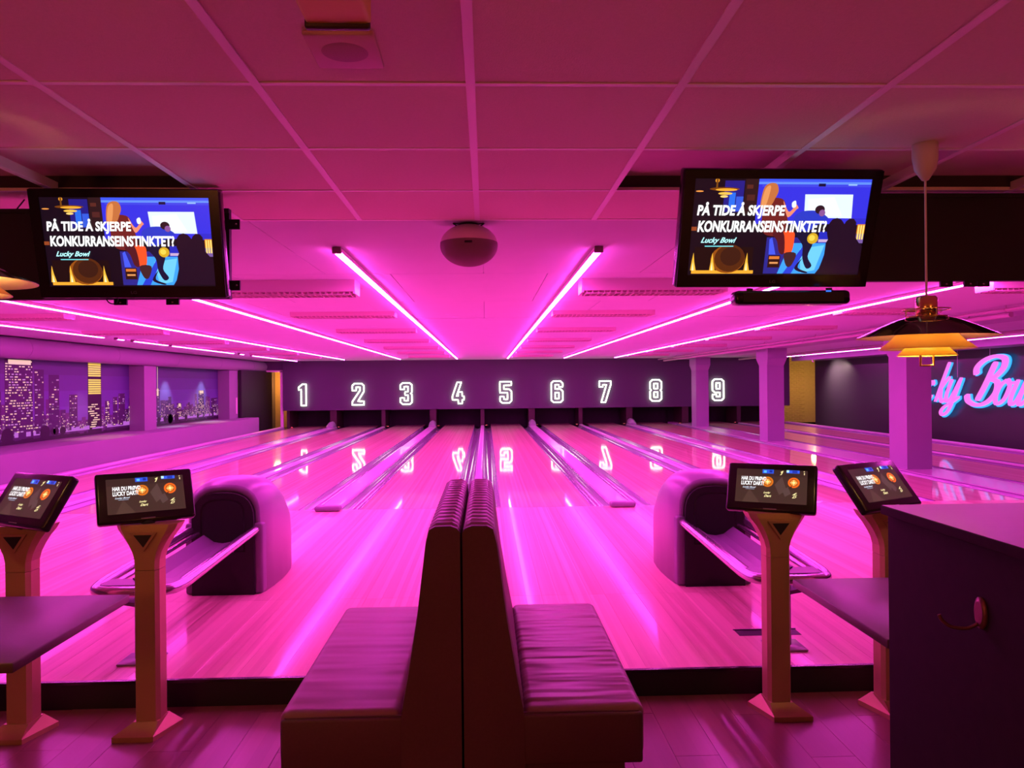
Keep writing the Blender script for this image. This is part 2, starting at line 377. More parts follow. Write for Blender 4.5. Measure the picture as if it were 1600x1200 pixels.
# ------------------------------------------------------------------ neon numbers
D = {
 '1': [[(.30,0),(.72,0),(.72,2),(.42,2),(.10,1.72),(.10,1.45),(.30,1.5)]],
 '2': [[(0,0),(1,0),(1,.34),(.48,.34),(1,1.25),(1,1.8),(.8,2),(.2,2),(0,1.8),(0,1.35),(.34,1.35),(.34,1.66),(.66,1.66),(.66,1.35),(0,.3)]],
 '3': [[(0,.2),(.2,0),(.8,0),(1,.2),(1,.9),(.88,1.02),(1,1.14),(1,1.8),(.8,2),(.2,2),(0,1.8),(0,1.4),(.34,1.4),(.34,1.66),(.66,1.66),(.66,1.18),(.4,1.18),(.4,.85),(.66,.85),(.66,.34),(.34,.34),(.34,.6),(0,.6)]],
 '4': [[(.5,0),(.84,0),(.84,.35),(1,.35),(1,.7),(.84,.7),(.84,1.1),(.5,1.1),(.5,.7),(.36,.7),(.78,2),(.42,2),(0,.7),(0,.35),(.5,.35)]],
 '5': [[(0,.2),(.2,0),(.8,0),(1,.2),(1,1.1),(.8,1.3),(.34,1.3),(.34,1.66),(1,1.66),(1,2),(0,2),(0,.96),(.66,.96),(.66,.34),(.34,.34),(.34,.6),(0,.6)]],
 '6': [[(.2,0),(.8,0),(1,.2),(1,1.05),(.8,1.25),(.34,1.25),(.34,1.66),(.66,1.66),(.66,1.45),(1,1.45),(1,1.8),(.8,2),(.2,2),(0,1.8),(0,.2)],[(.34,.34),(.66,.34),(.66,.92),(.34,.92)]],
 '7': [[(.15,0),(.52,0),(1,1.66),(1,2),(0,2),(0,1.45),(.3,1.45),(.3,1.66),(.62,1.66)]],
 '8': [[(.2,0),(.8,0),(1,.2),(1,.9),(.9,1.02),(1,1.14),(1,1.8),(.8,2),(.2,2),(0,1.8),(0,1.14),(.1,1.02),(0,.9),(0,.2)],[(.34,.34),(.66,.34),(.66,.85),(.34,.85)],[(.34,1.17),(.66,1.17),(.66,1.66),(.34,1.66)]],
}
D['9'] = [[(1-x, 2-y) for x, y in lp] for lp in D['6']]
NUMX = [-6.283, -4.414, -2.757, -0.96, 0.689, 2.479, 4.165, 5.948, 8.149]
NUMZ = [1.282, 1.286, 1.291, 1.296, 1.302, 1.307, 1.29, 1.318, 1.319]
for i in range(9):
    t = thing('neon_number', 'glowing white neon outline of the number %s on the dark masking' % NW[i], 'neon number', (NUMX[i], 26.96, NUMZ[i]), 0, 'neon lane numbers')
    b = MB(); hh = MB()
    for lp in D[str(i+1)]:
        pts = []
        for k in range(len(lp)):
            p, q = Vector(lp[k]), Vector(lp[(k+1) % len(lp)])
            n = max(1, int((q-p).length/0.15))
            for j in range(n): pts.append(p.lerp(q, j/n))
        b.tube([((p.x-0.5)*0.40, -0.03, (p.y-1)*0.37) for p in pts], 0.025, M_NEON, 6, True)
    for p in (D[str(i+1)][0][0], D[str(i+1)][0][len(D[str(i+1)][0])//2]):
        hh.tube([((p[0]-0.5)*0.40, -0.03, (p[1]-1)*0.37), ((p[0]-0.5)*0.40, 0.039, (p[1]-1)*0.37)], 0.008, M_BLACK, 6)
    b.build('neon_tube', t); hh.build('standoff', t)

# ------------------------------------------------------------------ walls and shell
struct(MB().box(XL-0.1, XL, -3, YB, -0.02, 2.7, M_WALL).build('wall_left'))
struct(MB().box(XR, XR+0.1, -3, 26.5, -0.02, 2.7, M_DARKWALL).build('wall_right'))
wb = struct(MB().box(XL, XR+1.5, YB, YB+0.1, -0.02, 2.7, M_BLACK).build('wall_back'))
struct(MB().box(XL, XR, -3.1, -3, -0.02, 2.7, M_BROWN).build('wall_front'))
# cream brick wall of the machine room, seen through the gap at the right end
wr = struct(MB().box(9.0, 13.0, 30.0, 30.06, -0.02, 2.7, M_BRICK).build('wall_machine_room'))
bk0 = None
for r in range(33):
    for c in range(9):
        x = 10.55+c*0.205+(0.1 if r % 2 else 0); z = 0.0+r*0.075
        if bk0 is None: bk0 = MB().rbox(0, 0.195, -0.012, 0.0, 0, 0.066, 0.004, M_BRICK, 1).build('brick', wr, (x, 30.0, z))
        else: piece(bk0, wr, (x, 29.999+random.uniform(-.002, .002), z))
o = MB().tube(catmull([(0, 0, 0.5), (0, 0, 0.1), (0.06, 0, 0.0), (0.4, 0, 0.0), (0.5, 0, 0.08), (0.5, 0, 0.5)], 5), 0.045, M_PIPE, 10).build('bent_pipe', None, (11.05, 29.7, 2.13))
tag(o, 'dark bent pipe on the warm lit brick wall behind the lanes', 'pipe')
# low wall and ledge under the murals
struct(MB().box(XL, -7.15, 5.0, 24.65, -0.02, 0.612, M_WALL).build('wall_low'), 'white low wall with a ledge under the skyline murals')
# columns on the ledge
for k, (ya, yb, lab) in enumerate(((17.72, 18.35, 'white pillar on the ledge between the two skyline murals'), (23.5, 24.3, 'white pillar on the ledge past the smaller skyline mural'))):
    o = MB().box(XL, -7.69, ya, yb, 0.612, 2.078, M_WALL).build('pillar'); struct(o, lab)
o = MB().box(-7.69, -7.665, 24.1, 24.16, 0.75, 1.25, M_RAIL).build('trim_2'); struct(o)
# round duct above the murals
t = thing('air_duct', 'fat round white air duct running above the skyline murals', 'duct', (-7.735, 4.0, 2.262))
b = MB(); n = 24
b.loft([[(0.178*math.cos(2*PI*k/n), y, 0.178*math.sin(2*PI*k/n)) for k in range(n)] for y in (0, 8, 16, 23.4)]+[[(0.15*math.cos(2*PI*k/n), 23.55, 0.15*math.sin(2*PI*k/n)) for k in range(n)]], M_WALL).build('tube', t)
for y in (9.2, 12.3, 15.4, 18.5, 21.6):
    MB().loft([[(0.182*math.cos(2*PI*k/n), y+dy, 0.182*math.sin(2*PI*k/n)) for k in range(n)] for dy in (0, 0.04)], M_WALL).build('joint_band', t)
# black partition and the doorway beside the masking
struct(MB().box(-7.66, -7.58, 24.31, 27.75, -0.02, 2.1, M_BLACK).build('wall_partition'), 'black partition wall behind the second pillar')
d1 = struct(MB().box(-7.12, -7.03, 27.1, 27.2, 0.0, 2.12, M_RAIL).box(-7.6, -7.03, 27.1, 27.2, 2.08, 2.14, M_RAIL).build('door_1'), 'pale door frame with orange light behind it')
struct(MB().box(XL, -5.0, 29.9, 29.95, -0.02, 2.7, M_BRICK).build('wall_machine_room_west'))
struct(MB().box(-7.0, 10.7, 28.5, 28.56, -0.02, 2.45, M_BLACK).build('wall_pit'))
struct(MB().box(XL, -7.0, 27.1, 27.16, 2.14, LANE_CEIL, M_MASK).build('wall_header'), 'dark strip of wall above the pale door frame')
# right side: bulkhead above the dark wall
struct(MB().box(10.6, XR, 5.0, 26.5, 2.29, LANE_CEIL, M_WALL).build('trim_3'), 'white bulkhead along the top of the dark side wall')
# free columns with flared heads
for k, ya in enumerate((12.3, 18.5, 24.85)):
    lab = ('nearest', 'middle', 'farthest')[k]
    ln = ('white square pillar standing nearest, in front of the neon sign', 'white square pillar in the middle of the row past lane eight', 'white square pillar farthest back, between the neon numbers eight and nine')[k]
    b = MB()
    def ring(z, e, f): return [(-e, -f, z), (0.41+e, -f, z), (0.41+e, 0.55+f, z), (-e, 0.55+f, z)]
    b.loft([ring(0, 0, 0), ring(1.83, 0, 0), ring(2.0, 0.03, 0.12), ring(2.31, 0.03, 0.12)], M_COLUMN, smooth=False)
    o = b.build('column', None, (6.8, ya, LZ+0.015)); struct(o, ln)
struct(MB().box(6.72, 7.3, 9.0, 26.99, 2.39, LANE_CEIL, M_COLUMN).build('trim_4'), 'shallow white beam along the tops of the pillars')

t = thing('wall_spotlight', 'tiny white spotlight under the bulkhead over the dark wall', 'spotlight', (10.65, 24.9, 2.289))
MB().lathe([(0.0, 0), (0.03, 0), (0.03, -0.012), (0, -0.012)], M_RAIL, n=16).build('mount', t)
MB().tube([(0, 0, -0.01), (0.005, 0, -0.035), (0.02, 0, -0.06)], 0.008, M_RAIL, 8).tube([(0.0, 0, -0.03), (0.03, 0, -0.078)], 0.022, M_RAIL, 12).build('head', t)

# ------------------------------------------------------------------ ceilings
ce = struct(MB().box(XL, XR, -3, 3.98, 2.505, 2.7, M_SLAB).build('ceiling'))
tile0 = None
for r in range(5):
    y = 3.985-0.6*(r+1)
    for c in range(-6, 6):
        x = -0.035+0.6*c
        if r == 1 and (c < -2 or c > 0): continue
        if tile0 is None: tile0 = MB().prism([(0.008, 0.015), (0.592, 0.015), (0.592, 0.004), (0.588, 0), (0.012, 0), (0.008, 0.004)], 'y', 0.008, 0.592, M_TILE).build('ceiling_tile', ce, (x, y, TILE_Z))
        else: piece(tile0, ce, (x, y, TILE_Z+random.uniform(-.0008, .0008)))
for c in range(-6, 7):
    x = -0.035+0.6*c
    MB().box(x-0.013, x+0.013, 0.985, 3.985, TILE_Z-0.004, TILE_Z-0.0005, M_RAIL).box(x-0.002, x+0.002, 0.985, 3.985, TILE_Z-0.0005, TILE_Z+0.04, M_RAIL).build('ceiling_rail', ce)
for r in range(6):
    y = 3.985-0.6*r
    MB().box(-3.635, 3.565, y-0.010, y+0.010, TILE_Z-0.003, TILE_Z-0.0002, M_RAIL).build('ceiling_rail', ce)
MB().box(XL, XR, -3, 0.985, TILE_Z, TILE_Z+0.02, M_TILE).box(XL, -3.64, 0.985, 3.985, TILE_Z, TILE_Z+0.02, M_TILE).box(3.57, XR, 0.985, 3.985, TILE_Z, TILE_Z+0.02, M_TILE).build('ceiling_infill', ce)
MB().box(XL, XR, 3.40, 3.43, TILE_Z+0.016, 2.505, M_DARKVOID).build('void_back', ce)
lc = struct(MB().box(XL, XR, 3.99, YB, LANE_CEIL+0.012, 2.7, M_PANEL).build('ceiling_lanes'))
lp0 = None
for r in range(3):
    for c in range(16):
        x = XL+c*1.22-(0.0 if r % 2 else 0.5); ww = 1.22
        if x+1.2 > XR: continue
        y = 3.992+r*2.03
        if lp0 is None: lp0 = MB().prism([(0.002, 0.012), (1.218, 0.012), (1.218, 0.002), (1.216, 0), (0.004, 0), (0.002, 0.002)], 'y', 0.002, 2.027, M_PANEL).build('ceiling_panel', lc, (max(x, XL), y, LANE_CEIL))
        else: piece(lp0, lc, (max(x, XL), y, LANE_CEIL+random.uniform(-.0005, .0005)))
MB().box(XL, XR, 10.085, 27.0, LANE_CEIL, LANE_CEIL+0.012, M_PANEL).build('ceiling_panel', lc)
MB().box(XL, XR, 10.06, 10.10, LANE_CEIL-0.003, LANE_CEIL, M_PANEL).build('joint_strip', lc)
# small ceiling clips and bosses
for k in range(26):
    x, y = random.uniform(-2.4, 2.6), random.uniform(4.4, 20)
    MB().box(x-0.04, x+0.04, y-0.006, y+0.006, LANE_CEIL-0.003, LANE_CEIL, M_RAIL).build('ceiling_clip', lc)

# ------------------------------------------------------------------ led strips
def strip(x, segs, label):
    t = thing('led_strip', label, 'led strip', (x, segs[0][0], LANE_CEIL-0.004), 0, 'magenta led strips on the ceiling')
    y0 = segs[0][0]
    for a, b in segs:
        m = MB(); n = max(1, int((b-a)/0.8)); g = 0.019
        for k in range(n):
            ya, yb = a-y0+(b-a)*k/n, a-y0+(b-a)*(k+1)/n
            vs = [(-g, ya, -0.026), (-g, ya, -0.034), (g, ya, -0.034), (g, ya, -0.026), (-g, yb, -0.026), (-g, yb, -0.034), (g, yb, -0.034), (g, yb, -0.026)]
            m.add(vs, [(0, 1, 5, 4), (1, 2, 6, 5), (2, 3, 7, 6)], M_STRIP)
        m.build('light_bar', t)
        MB().box(-0.025, 0.025, a-y0, b-y0, -0.026, 0.0, M_RAIL).build('channel', t)
        MB().box(-0.027, 0.027, a-y0-0.03, a-y0, -0.037, 0.0, M_FIXDARK).build('end_cap', t)
for x, lab in ((-4.53, 'magenta led strip above lane two'), (-2.74, 'magenta led strip above lane three'), (-0.915, 'magenta led strip above lane four'),
               (0.715, 'magenta led strip above lane five'), (2.55, 'magenta led strip above lane six'), (4.2, 'magenta led strip above lane seven')):
    strip(x, [(4.85, 25.0)], lab+', running to the masking')
strip(-6.3, [(6.5, 13.0), (13.45, 13.7), (14.07, 15.56), (15.75, 19.6), (20.05, 20.4), (21.1, 26.1)], 'broken row of magenta led strips beside the round white duct')
strip(10.1, [(9.0, 19.0), (19.4, 25.7)], 'magenta led strip past the pillars, near the dark wall')

# ------------------------------------------------------------------ ceiling light fixtures (unlit)
COLS = [(-5.45, 'between lanes one and two'), (-1.66, 'between lanes three and four'), (1.40, 'between lanes five and six'), (4.85, 'above lane seven')]
ROWS = [6.45, 9.2, 11.95, 14.7, 17.45, 20.2, 22.95]
ORD = ['nearest', 'second', 'third', 'fourth', 'fifth', 'sixth', 'farthest']
fx0 = None
for ci, (cx, cl) in enumerate(COLS):
    for ri, ry in enumerate(ROWS):
        lab = 'unlit louvred ceiling light, %s in the row %s' % (ORD[ri], cl)
        if fx0 is None:
            fx0 = thing('ceiling_light', lab, 'ceiling light', (cx, ry, LANE_CEIL), 0, 'unlit louvred ceiling lights')
            MB().prism([(-0.13, 0), (0.13, 0), (0.115, -0.095), (-0.115, -0.095)], 'x', -0.59, 0.59, M_FIX).build('housing', fx0)
            b = MB(); b.box(-0.575, 0.575, -0.005, 0.005, -0.120, -0.0955, M_FIX).box(-0.575, 0.575, -0.098, -0.094, -0.120, -0.1135, M_FIX).box(-0.575, 0.575, 0.094, 0.098, -0.120, -0.0955, M_FIX)
            for k in range(24):
                xx = -0.56+k*0.0487; b.box(xx-0.005, xx+0.005, -0.095, 0.095, -0.119, -0.0955, M_FIX)
            b.build('louvre', fx0)
            MB().box(-0.57, 0.57, -0.092, 0.092, -0.0968, -0.0951, M_FIXDARK).build('diffuser', fx0)
            for s in (-1, 1): MB().prism([(-0.134, 0), (0.134, 0), (0.119, -0.112), (-0.119, -0.112)], 'x', s*0.59, s*0.605, M_FIX).build('end_plate', fx0)
        else: copy_tree(fx0, lab, (cx, ry, LANE_CEIL)).scale = (1, 1, 1 if ri == 0 else 0.5)

# ------------------------------------------------------------------ pipes under the ceiling on the right
for (x, z, r, y0, lab) in ((6.25, 2.36, 0.032, 9.0, 'thicker white pipe under the ceiling beside the pillars'), (6.05, 2.40, 0.018, 8.0, 'thin white pipe under the ceiling beside the pillars')):
    t = thing('ceiling_pipe', lab, 'pipe', (x, y0, z))
    MB().tube([(0, 0, 0), (0, 6, 0), (0, 12, 0), (0, 26.95-y0, 0)], r, M_PIPE, 10).build('tube', t)
    for k in range(7):
        yy = 0.8+k*2.6
        if yy+y0 < 26.8: MB().tube([(0, yy, r*0.8), (0, yy, LANE_CEIL-z)], 0.007, M_PIPE, 6).tube([(-r-0.006, yy, 0), (0, yy, r+0.006), (r+0.006, yy, 0), (0, yy, -r-0.006)], 0.006, M_PIPE, 6, True).build('pipe_hanger', t)
t = thing('ceiling_pipe', 'white pipe crossing under the ceiling past the pillars', 'pipe', (8.7, 9.0, 2.38))
MB().tube([(0, 0, 0), (0.2, 6, 0), (0.2, 17.9, 0)], 0.03, M_PIPE, 10).build('tube', t)
for yy in (1.5, 5, 9, 13): MB().tube([(0.2 if yy > 5 else yy*0.033, yy, 0.02), (0.2 if yy > 5 else yy*0.033, yy, 0.07)], 0.007, M_PIPE, 6).build('pipe_hanger', t)

# ------------------------------------------------------------------ murals
E_WARM = emit('window_warm', (1.0, 0.62, 0.50), 0.75); E_GOLD = emit('window_gold', (1.0, 0.62, 0.10), 0.85)
E_PINK = emit('window_pink', (0.75, 0.30, 0.85), 0.55); E_DIM = emit('window_dim', (0.45, 0.20, 0.50), 0.32); E_WATER = emit('shore_glow', (0.70, 0.18, 0.95), 0.55)
M_NIGHT = [mat('print_sky_%d' % k, c, 0.55) for k, c in enumerate(((0.055, 0.05, 0.15), (0.07, 0.06, 0.20), (0.085, 0.075, 0.26), (0.10, 0.085, 0.30), (0.12, 0.08, 0.34)))]
M_TOWER = [mat('print_tower_%d' % k, c, 0.6) for k, c in enumerate(((0.05, 0.03, 0.09), (0.035, 0.02, 0.07), (0.075, 0.04, 0.12)))]
M_SHORE = mat('print_shore', (0.012, 0.008, 0.02), 0.7)
def mural(label, y0, y1, z0, z1, towers, seed):
    rnd = random.Random(seed); t = thing('skyline_mural', label, 'mural', (-8.045, 0, 0))
    def q(b, a0, a1, b0, b1, m, d):   # a along the wall (+ = farther), b height
        b.add([(d, a0, b0), (d, a1, b0), (d, a1, b1), (d, a0, b1)], [(0, 1, 2, 3)], m)
    b = MB(); b.box(0.001, 0.02, y0, y1, z0, z1, M_NIGHT[0])
    H = z1-z0; N = len(M_NIGHT)
    for k in range(10): q(b, y0, y1, z1-H*(k+1)/10, z1-H*k/10, M_NIGHT[min(N-1, k//2)], 0.0205)
    # far low skyline
    y = y0
    while y < y1:
        ww = rnd.uniform(0.08, 0.22); hh = H*rnd.uniform(0.22, 0.52)*(1 if rnd.random() < 0.6 else 0.7); e = min(y+ww, y1)
        q(b, y, e, z0, z0+hh, rnd.choice(M_TOWER), 0.021)
        for _ in range(int(ww*hh*520)):
            a = rnd.uniform(y, e-0.02); c = rnd.uniform(z0+H*0.08, z0+hh*rnd.uniform(0.4, 0.97))
            q(b, a, a+rnd.uniform(0.014, 0.034), c, c+0.014, rnd.choice((E_DIM, E_DIM, E_PINK, E_WARM)), 0.0215)
        y += ww
    for (a0, a1, h, kind) in towers:
        a0 = max(a0, y0); a1 = min(a1, y1); top = z0+H*h
        q(b, a0, a1, z0, top, M_TOWER[1] if kind != 'gold' else M_SHORE, 0.022)
        if kind == 'spire':
            q(b, (a0+a1)/2-0.012, (a0+a1)/2+0.012, top, z0+H*0.98, E_WARM, 0.0222)
            q(b, (a0+a1)/2-0.05, (a0+a1)/2+0.05, top-H*0.12, top, E_WARM, 0.0222)
        step = 0.045
        z = z0+H*0.1
        while z < top-0.03:
            if kind == 'gold':
                f = (z-z0)/H
                if not (0.40 < f < 0.54 or 0.73 < f < 0.77):
                    if f > 0.40: q(b, a0+0.02, a1-0.02, z, z+0.033, E_GOLD if f > 0.54 else E_WARM, 0.0225)
                    else:
                        for _ in range(3):
                            c = rnd.uniform(a0, a1-0.2); q(b, c, c+rnd.uniform(0.05, 0.2), z, z+0.022, E_WARM, 0.0225)
            else:
                a = a0+0.02
                while a < a1-0.03:
                    ww = rnd.uniform(0.02, 0.09)
                    if rnd.random() < (0.62 if kind == 'bright' else 0.32): q(b, a, min(a+ww, a1-0.01), z, z+0.02, rnd.choice((E_WARM, E_PINK, E_WARM) if kind == 'bright' else (E_PINK, E_DIM, E_WARM)), 0.0225)
                    a += ww+rnd.uniform(0.02, 0.05)
            z += step
        if kind == 'bright': q(b, a0+0.1, a1-0.05, top-0.09, top-0.01, E_WARM, 0.0226)
        if kind == 'gold': q(b, a0+0.06, a1-0.04, top-0.03, top, E_GOLD, 0.0226)
    # shore: dark trees and glowing waterfront
    y = y0
    while y < y1:
        ww = rnd.uniform(0.06, 0.16); e = min(y+ww, y1)
        q(b, y, e, z0, z0+H*rnd.uniform(0.03, 0.06), M_SHORE, 0.0235)
        if rnd.random() < 0.75: q(b, y, e, z0+H*0.075, z0+H*rnd.uniform(0.085, 0.14), E_WATER, 0.0228)
        y += ww
    for _ in range(7):
        cy = rnd.uniform(y0+0.3, y1-0.3); r = rnd.uniform(0.08, 0.2)
        pts = [(0.0236+0.0001*k, cy+r*math.cos(2*PI*k/9)*rnd.uniform(0.8, 1.1), z0+H*0.1+r*0.7*math.sin(2*PI*k/9)) for k in range(9)]
        pts = [(0.0236, p[1], max(p[2], z0)) for p in pts if y0 < p[1] < y1]
        if len(pts) > 2: b.add(pts, [tuple(range(len(pts)))], M_SHORE)
    b.build('print', t)
    return t
mural('big night skyline mural with a golden lit tower', 9.0, 17.715, 0.64, 2.14,
      [(12.95, 13.1, 0.6, 'dim'), (13.2, 14.0, 0.97, 'bright'), (14.05, 14.35, 0.86, 'dim'), (14.5, 14.85, 0.8, 'dim'), (15.2, 15.5, 0.55, 'dim'), (15.9, 16.45, 0.99, 'gold'),
       (16.6, 16.8, 0.45, 'bright'), (16.95, 17.15, 0.5, 'dim'), (17.2, 17.5, 0.55, 'dim'), (9.2, 9.9, 0.9, 'bright'), (10.6, 11.3, 0.7, 'dim'), (11.8, 12.4, 0.8, 'dim')], 3)
mural('smaller night skyline mural with a pale spire between the pillars', 18.36, 23.495, 0.64, 2.12,
      [(19.1, 19.35, 0.62, 'spire'), (19.7, 20.0, 0.42, 'dim'), (20.4, 20.7, 0.36, 'bright'), (21.9, 22.35, 0.58, 'bright'), (22.9, 23.3, 0.42, 'dim')], 5)

# ------------------------------------------------------------------ hanging script sign on the dark wall
E_SIGN = emit('sign_pink', (1.0, 0.17, 0.80), 1.0); E_CYAN = emit('sign_cyan', (0.02, 0.36, 1.0), 1.3)
sg = thing('neon_sign', 'pink script neon sign with cyan edges hanging before the dark wall', 'sign', (11.31, 20.75, 1.045))
SH = 0.58
# strokes in letter space: u to the reader's right, v up, height 1 = capital height
LET = [
 ('L', 0.0, [[(0.22, .80), (0.10, .86), (0.12, 1.0), (0.30, 1.02), (0.36, .86), (0.26, .5), (0.18, .16), (0.05, .0), (-.06, .08), (0.06, .16), (0.30, .02), (0.52, -.02), (0.66, .12)]], 0.085),
 ('u', 0.70, [[(0.05, .50), (0.02, .15), (0.12, .0), (0.26, .10), (0.36, .5)], [(0.36, .5), (0.33, .15), (0.40, .0), (0.52, .08)]], 0.075),
 ('c', 1.02, [[(0.34, .42), (0.24, .52), (0.08, .40), (0.03, .18), (0.14, .0), (0.30, .04), (0.42, .16)]], 0.075),
 ('k', 1.63, [[(0.10, .98), (0.06, .5), (0.03, .0)], [(0.05, .22), (0.16, .42), (0.34, .62)], [(0.13, .30), (0.22, .12), (0.36, .0), (0.50, .10)]], 0.085),
 ('y', 1.97, [[(0.08, .56), (0.06, .2), (0.16, .02), (0.30, .1), (0.44, .56)], [(0.44, .60), (0.42, .1), (0.36, -.20), (0.20, -.32), (0.06, -.24), (0.14, -.12), (0.40, .0), (0.62, .14)]], 0.085),
 ('B', 3.0, [[(0.36, .94), (0.30, .45), (0.22, .06)], [(-.06, .66), (-.12, .82), (0.02, .98), (0.30, 1.06), (0.56, 1.0), (0.62, .80), (0.48, .60), (0.30, .54)], [(0.30, .54), (0.58, .50), (0.66, .26), (0.52, .04), (0.26, -.04), (-.02, .04), (-.14, .20)]], 0.12),
 ('o', 3.84, [[(0.22, .54), (0.06, .40), (0.04, .14), (0.18, .0), (0.36, .12), (0.38, .40), (0.24, .54), (0.34, .46), (0.56, .48)]], 0.09),
 ('w', 4.34, [[(0.06, .54), (0.04, .15), (0.14, .0), (0.28, .12), (0.34, .52), (0.33, .14), (0.42, .0), (0.56, .14), (0.60, .56), (0.76, .50)]], 0.09),
 ('l', 5.15, [[(0.04, .1), (0.24, .6), (0.26, .98), (0.16, .98), (0.10, .5), (0.12, .06), (0.24, .0), (0.40, .14)]], 0.085),
]
for nm, u0, strokes, wd in LET:
    for lay, (mm, grow, dx, off) in {'face': (E_SIGN, 0.0, -0.05, (0, 0)), 'glow_edge': (E_CYAN, 0.022, 0.0, (0.028, -0.012))}.items():
        b = MB()
        for st in strokes:
            pts = catmull([(p[0], p[1], 0) for p in st], 6)
            n = len(pts); Lp, Rp = [], []
            for k, p in enumerate(pts):
                tdir = (pts[min(k+1, n-1)]-pts[max(k-1, 0)]).normalized(); nn = Vector((-tdir.y, tdir.x, 0))
                ww = (wd*(0.62+0.38*abs(tdir.y)))*(0.55 if k in (0, n-1) else 1)*0.5+grow
                Lp.append(p+nn*ww); Rp.append(p-nn*ww)
            rings = []
            def W(p, xx):
                u = u0+p.x*(1.25 if nm == 'B' else 0.85 if nm == 'k' else 0.95)+SH*p.y+off[0]; v = p.y+off[1]
                return (xx, -u, v)
            th = 0.05 if lay == 'face' else 0.03
            for l, r in zip(Lp, Rp): rings.append([W(l, dx), W(r, dx), W(r, dx+th), W(l, dx+th)])
            b.loft(rings, mm, True, True, False)
        o = b.build('letter_'+lay if False else ('letter' if lay == 'face' else 'letter_edge'), sg)
for u in (0.7, 2.55, 3.75, 5.2): MB().tube([(0.0, -u, 0.95 if u > 3 else 0.6), (0.0, -u, 1.245)], 0.004, M_RAIL, 5).build('hanging_wire', sg)

# ------------------------------------------------------------------ screens (flat pictures)
def col(r, g, b): return tuple((c/255/12.92 if c/255 <= .04045 else ((c/255+.055)/1.055)**2.4) for c in (r, g, b))
def scr(r, g, b, k=1.0): return emit('px_%d_%d_%d' % (r, g, b), col(r, g, b), k)
class Screen:
    """flat picture: u 0..1 left to right, v 0..1 top to bottom, local x/z plane facing -Y"""
    def __init__(s, w_, h_): s.b = MB(); s.w = w_; s.h = h_; s.d = 0.0
    def P(s, u, v): return ((u-0.5)*s.w, -s.d, (0.5-v)*s.h)
    def poly(s, pts, rgb, k=1.0):
        s.d += 0.00006
        s.b.add([s.P(max(0, min(1, u)), max(0, min(1, v))) for u, v in pts], [tuple(range(len(pts)))], scr(*rgb, k)); return s
    def blob(s, pts, rgb, k=1.0): return s.poly([(p.x, p.y) for p in catmull([(a, b, 0) for a, b in pts], 4, True)], rgb, k)
    def rect(s, u0, v0, u1, v1, rgb, k=1.0): return s.poly([(u0, v0), (u1, v0), (u1, v1), (u0, v1)], rgb, k)
    def ell(s, u, v, ru, rv, rgb, n=20, k=1.0): return s.poly([(u+ru*math.cos(2*PI*i/n), v+rv*math.sin(2*PI*i/n)) for i in range(n)], rgb, k)
    def text(s, txt, u0, v0, u1, v1, rgb, shear=0.0, bold=0.0, k=1.0):
        s.d += 0.00006
        vs, fs = text_mesh(txt, shear, bold)
        s.b.add([s.P(u0+x*(u1-u0), v1-y*(v1-v0)) for x, y in vs], fs, scr(*rgb, k))
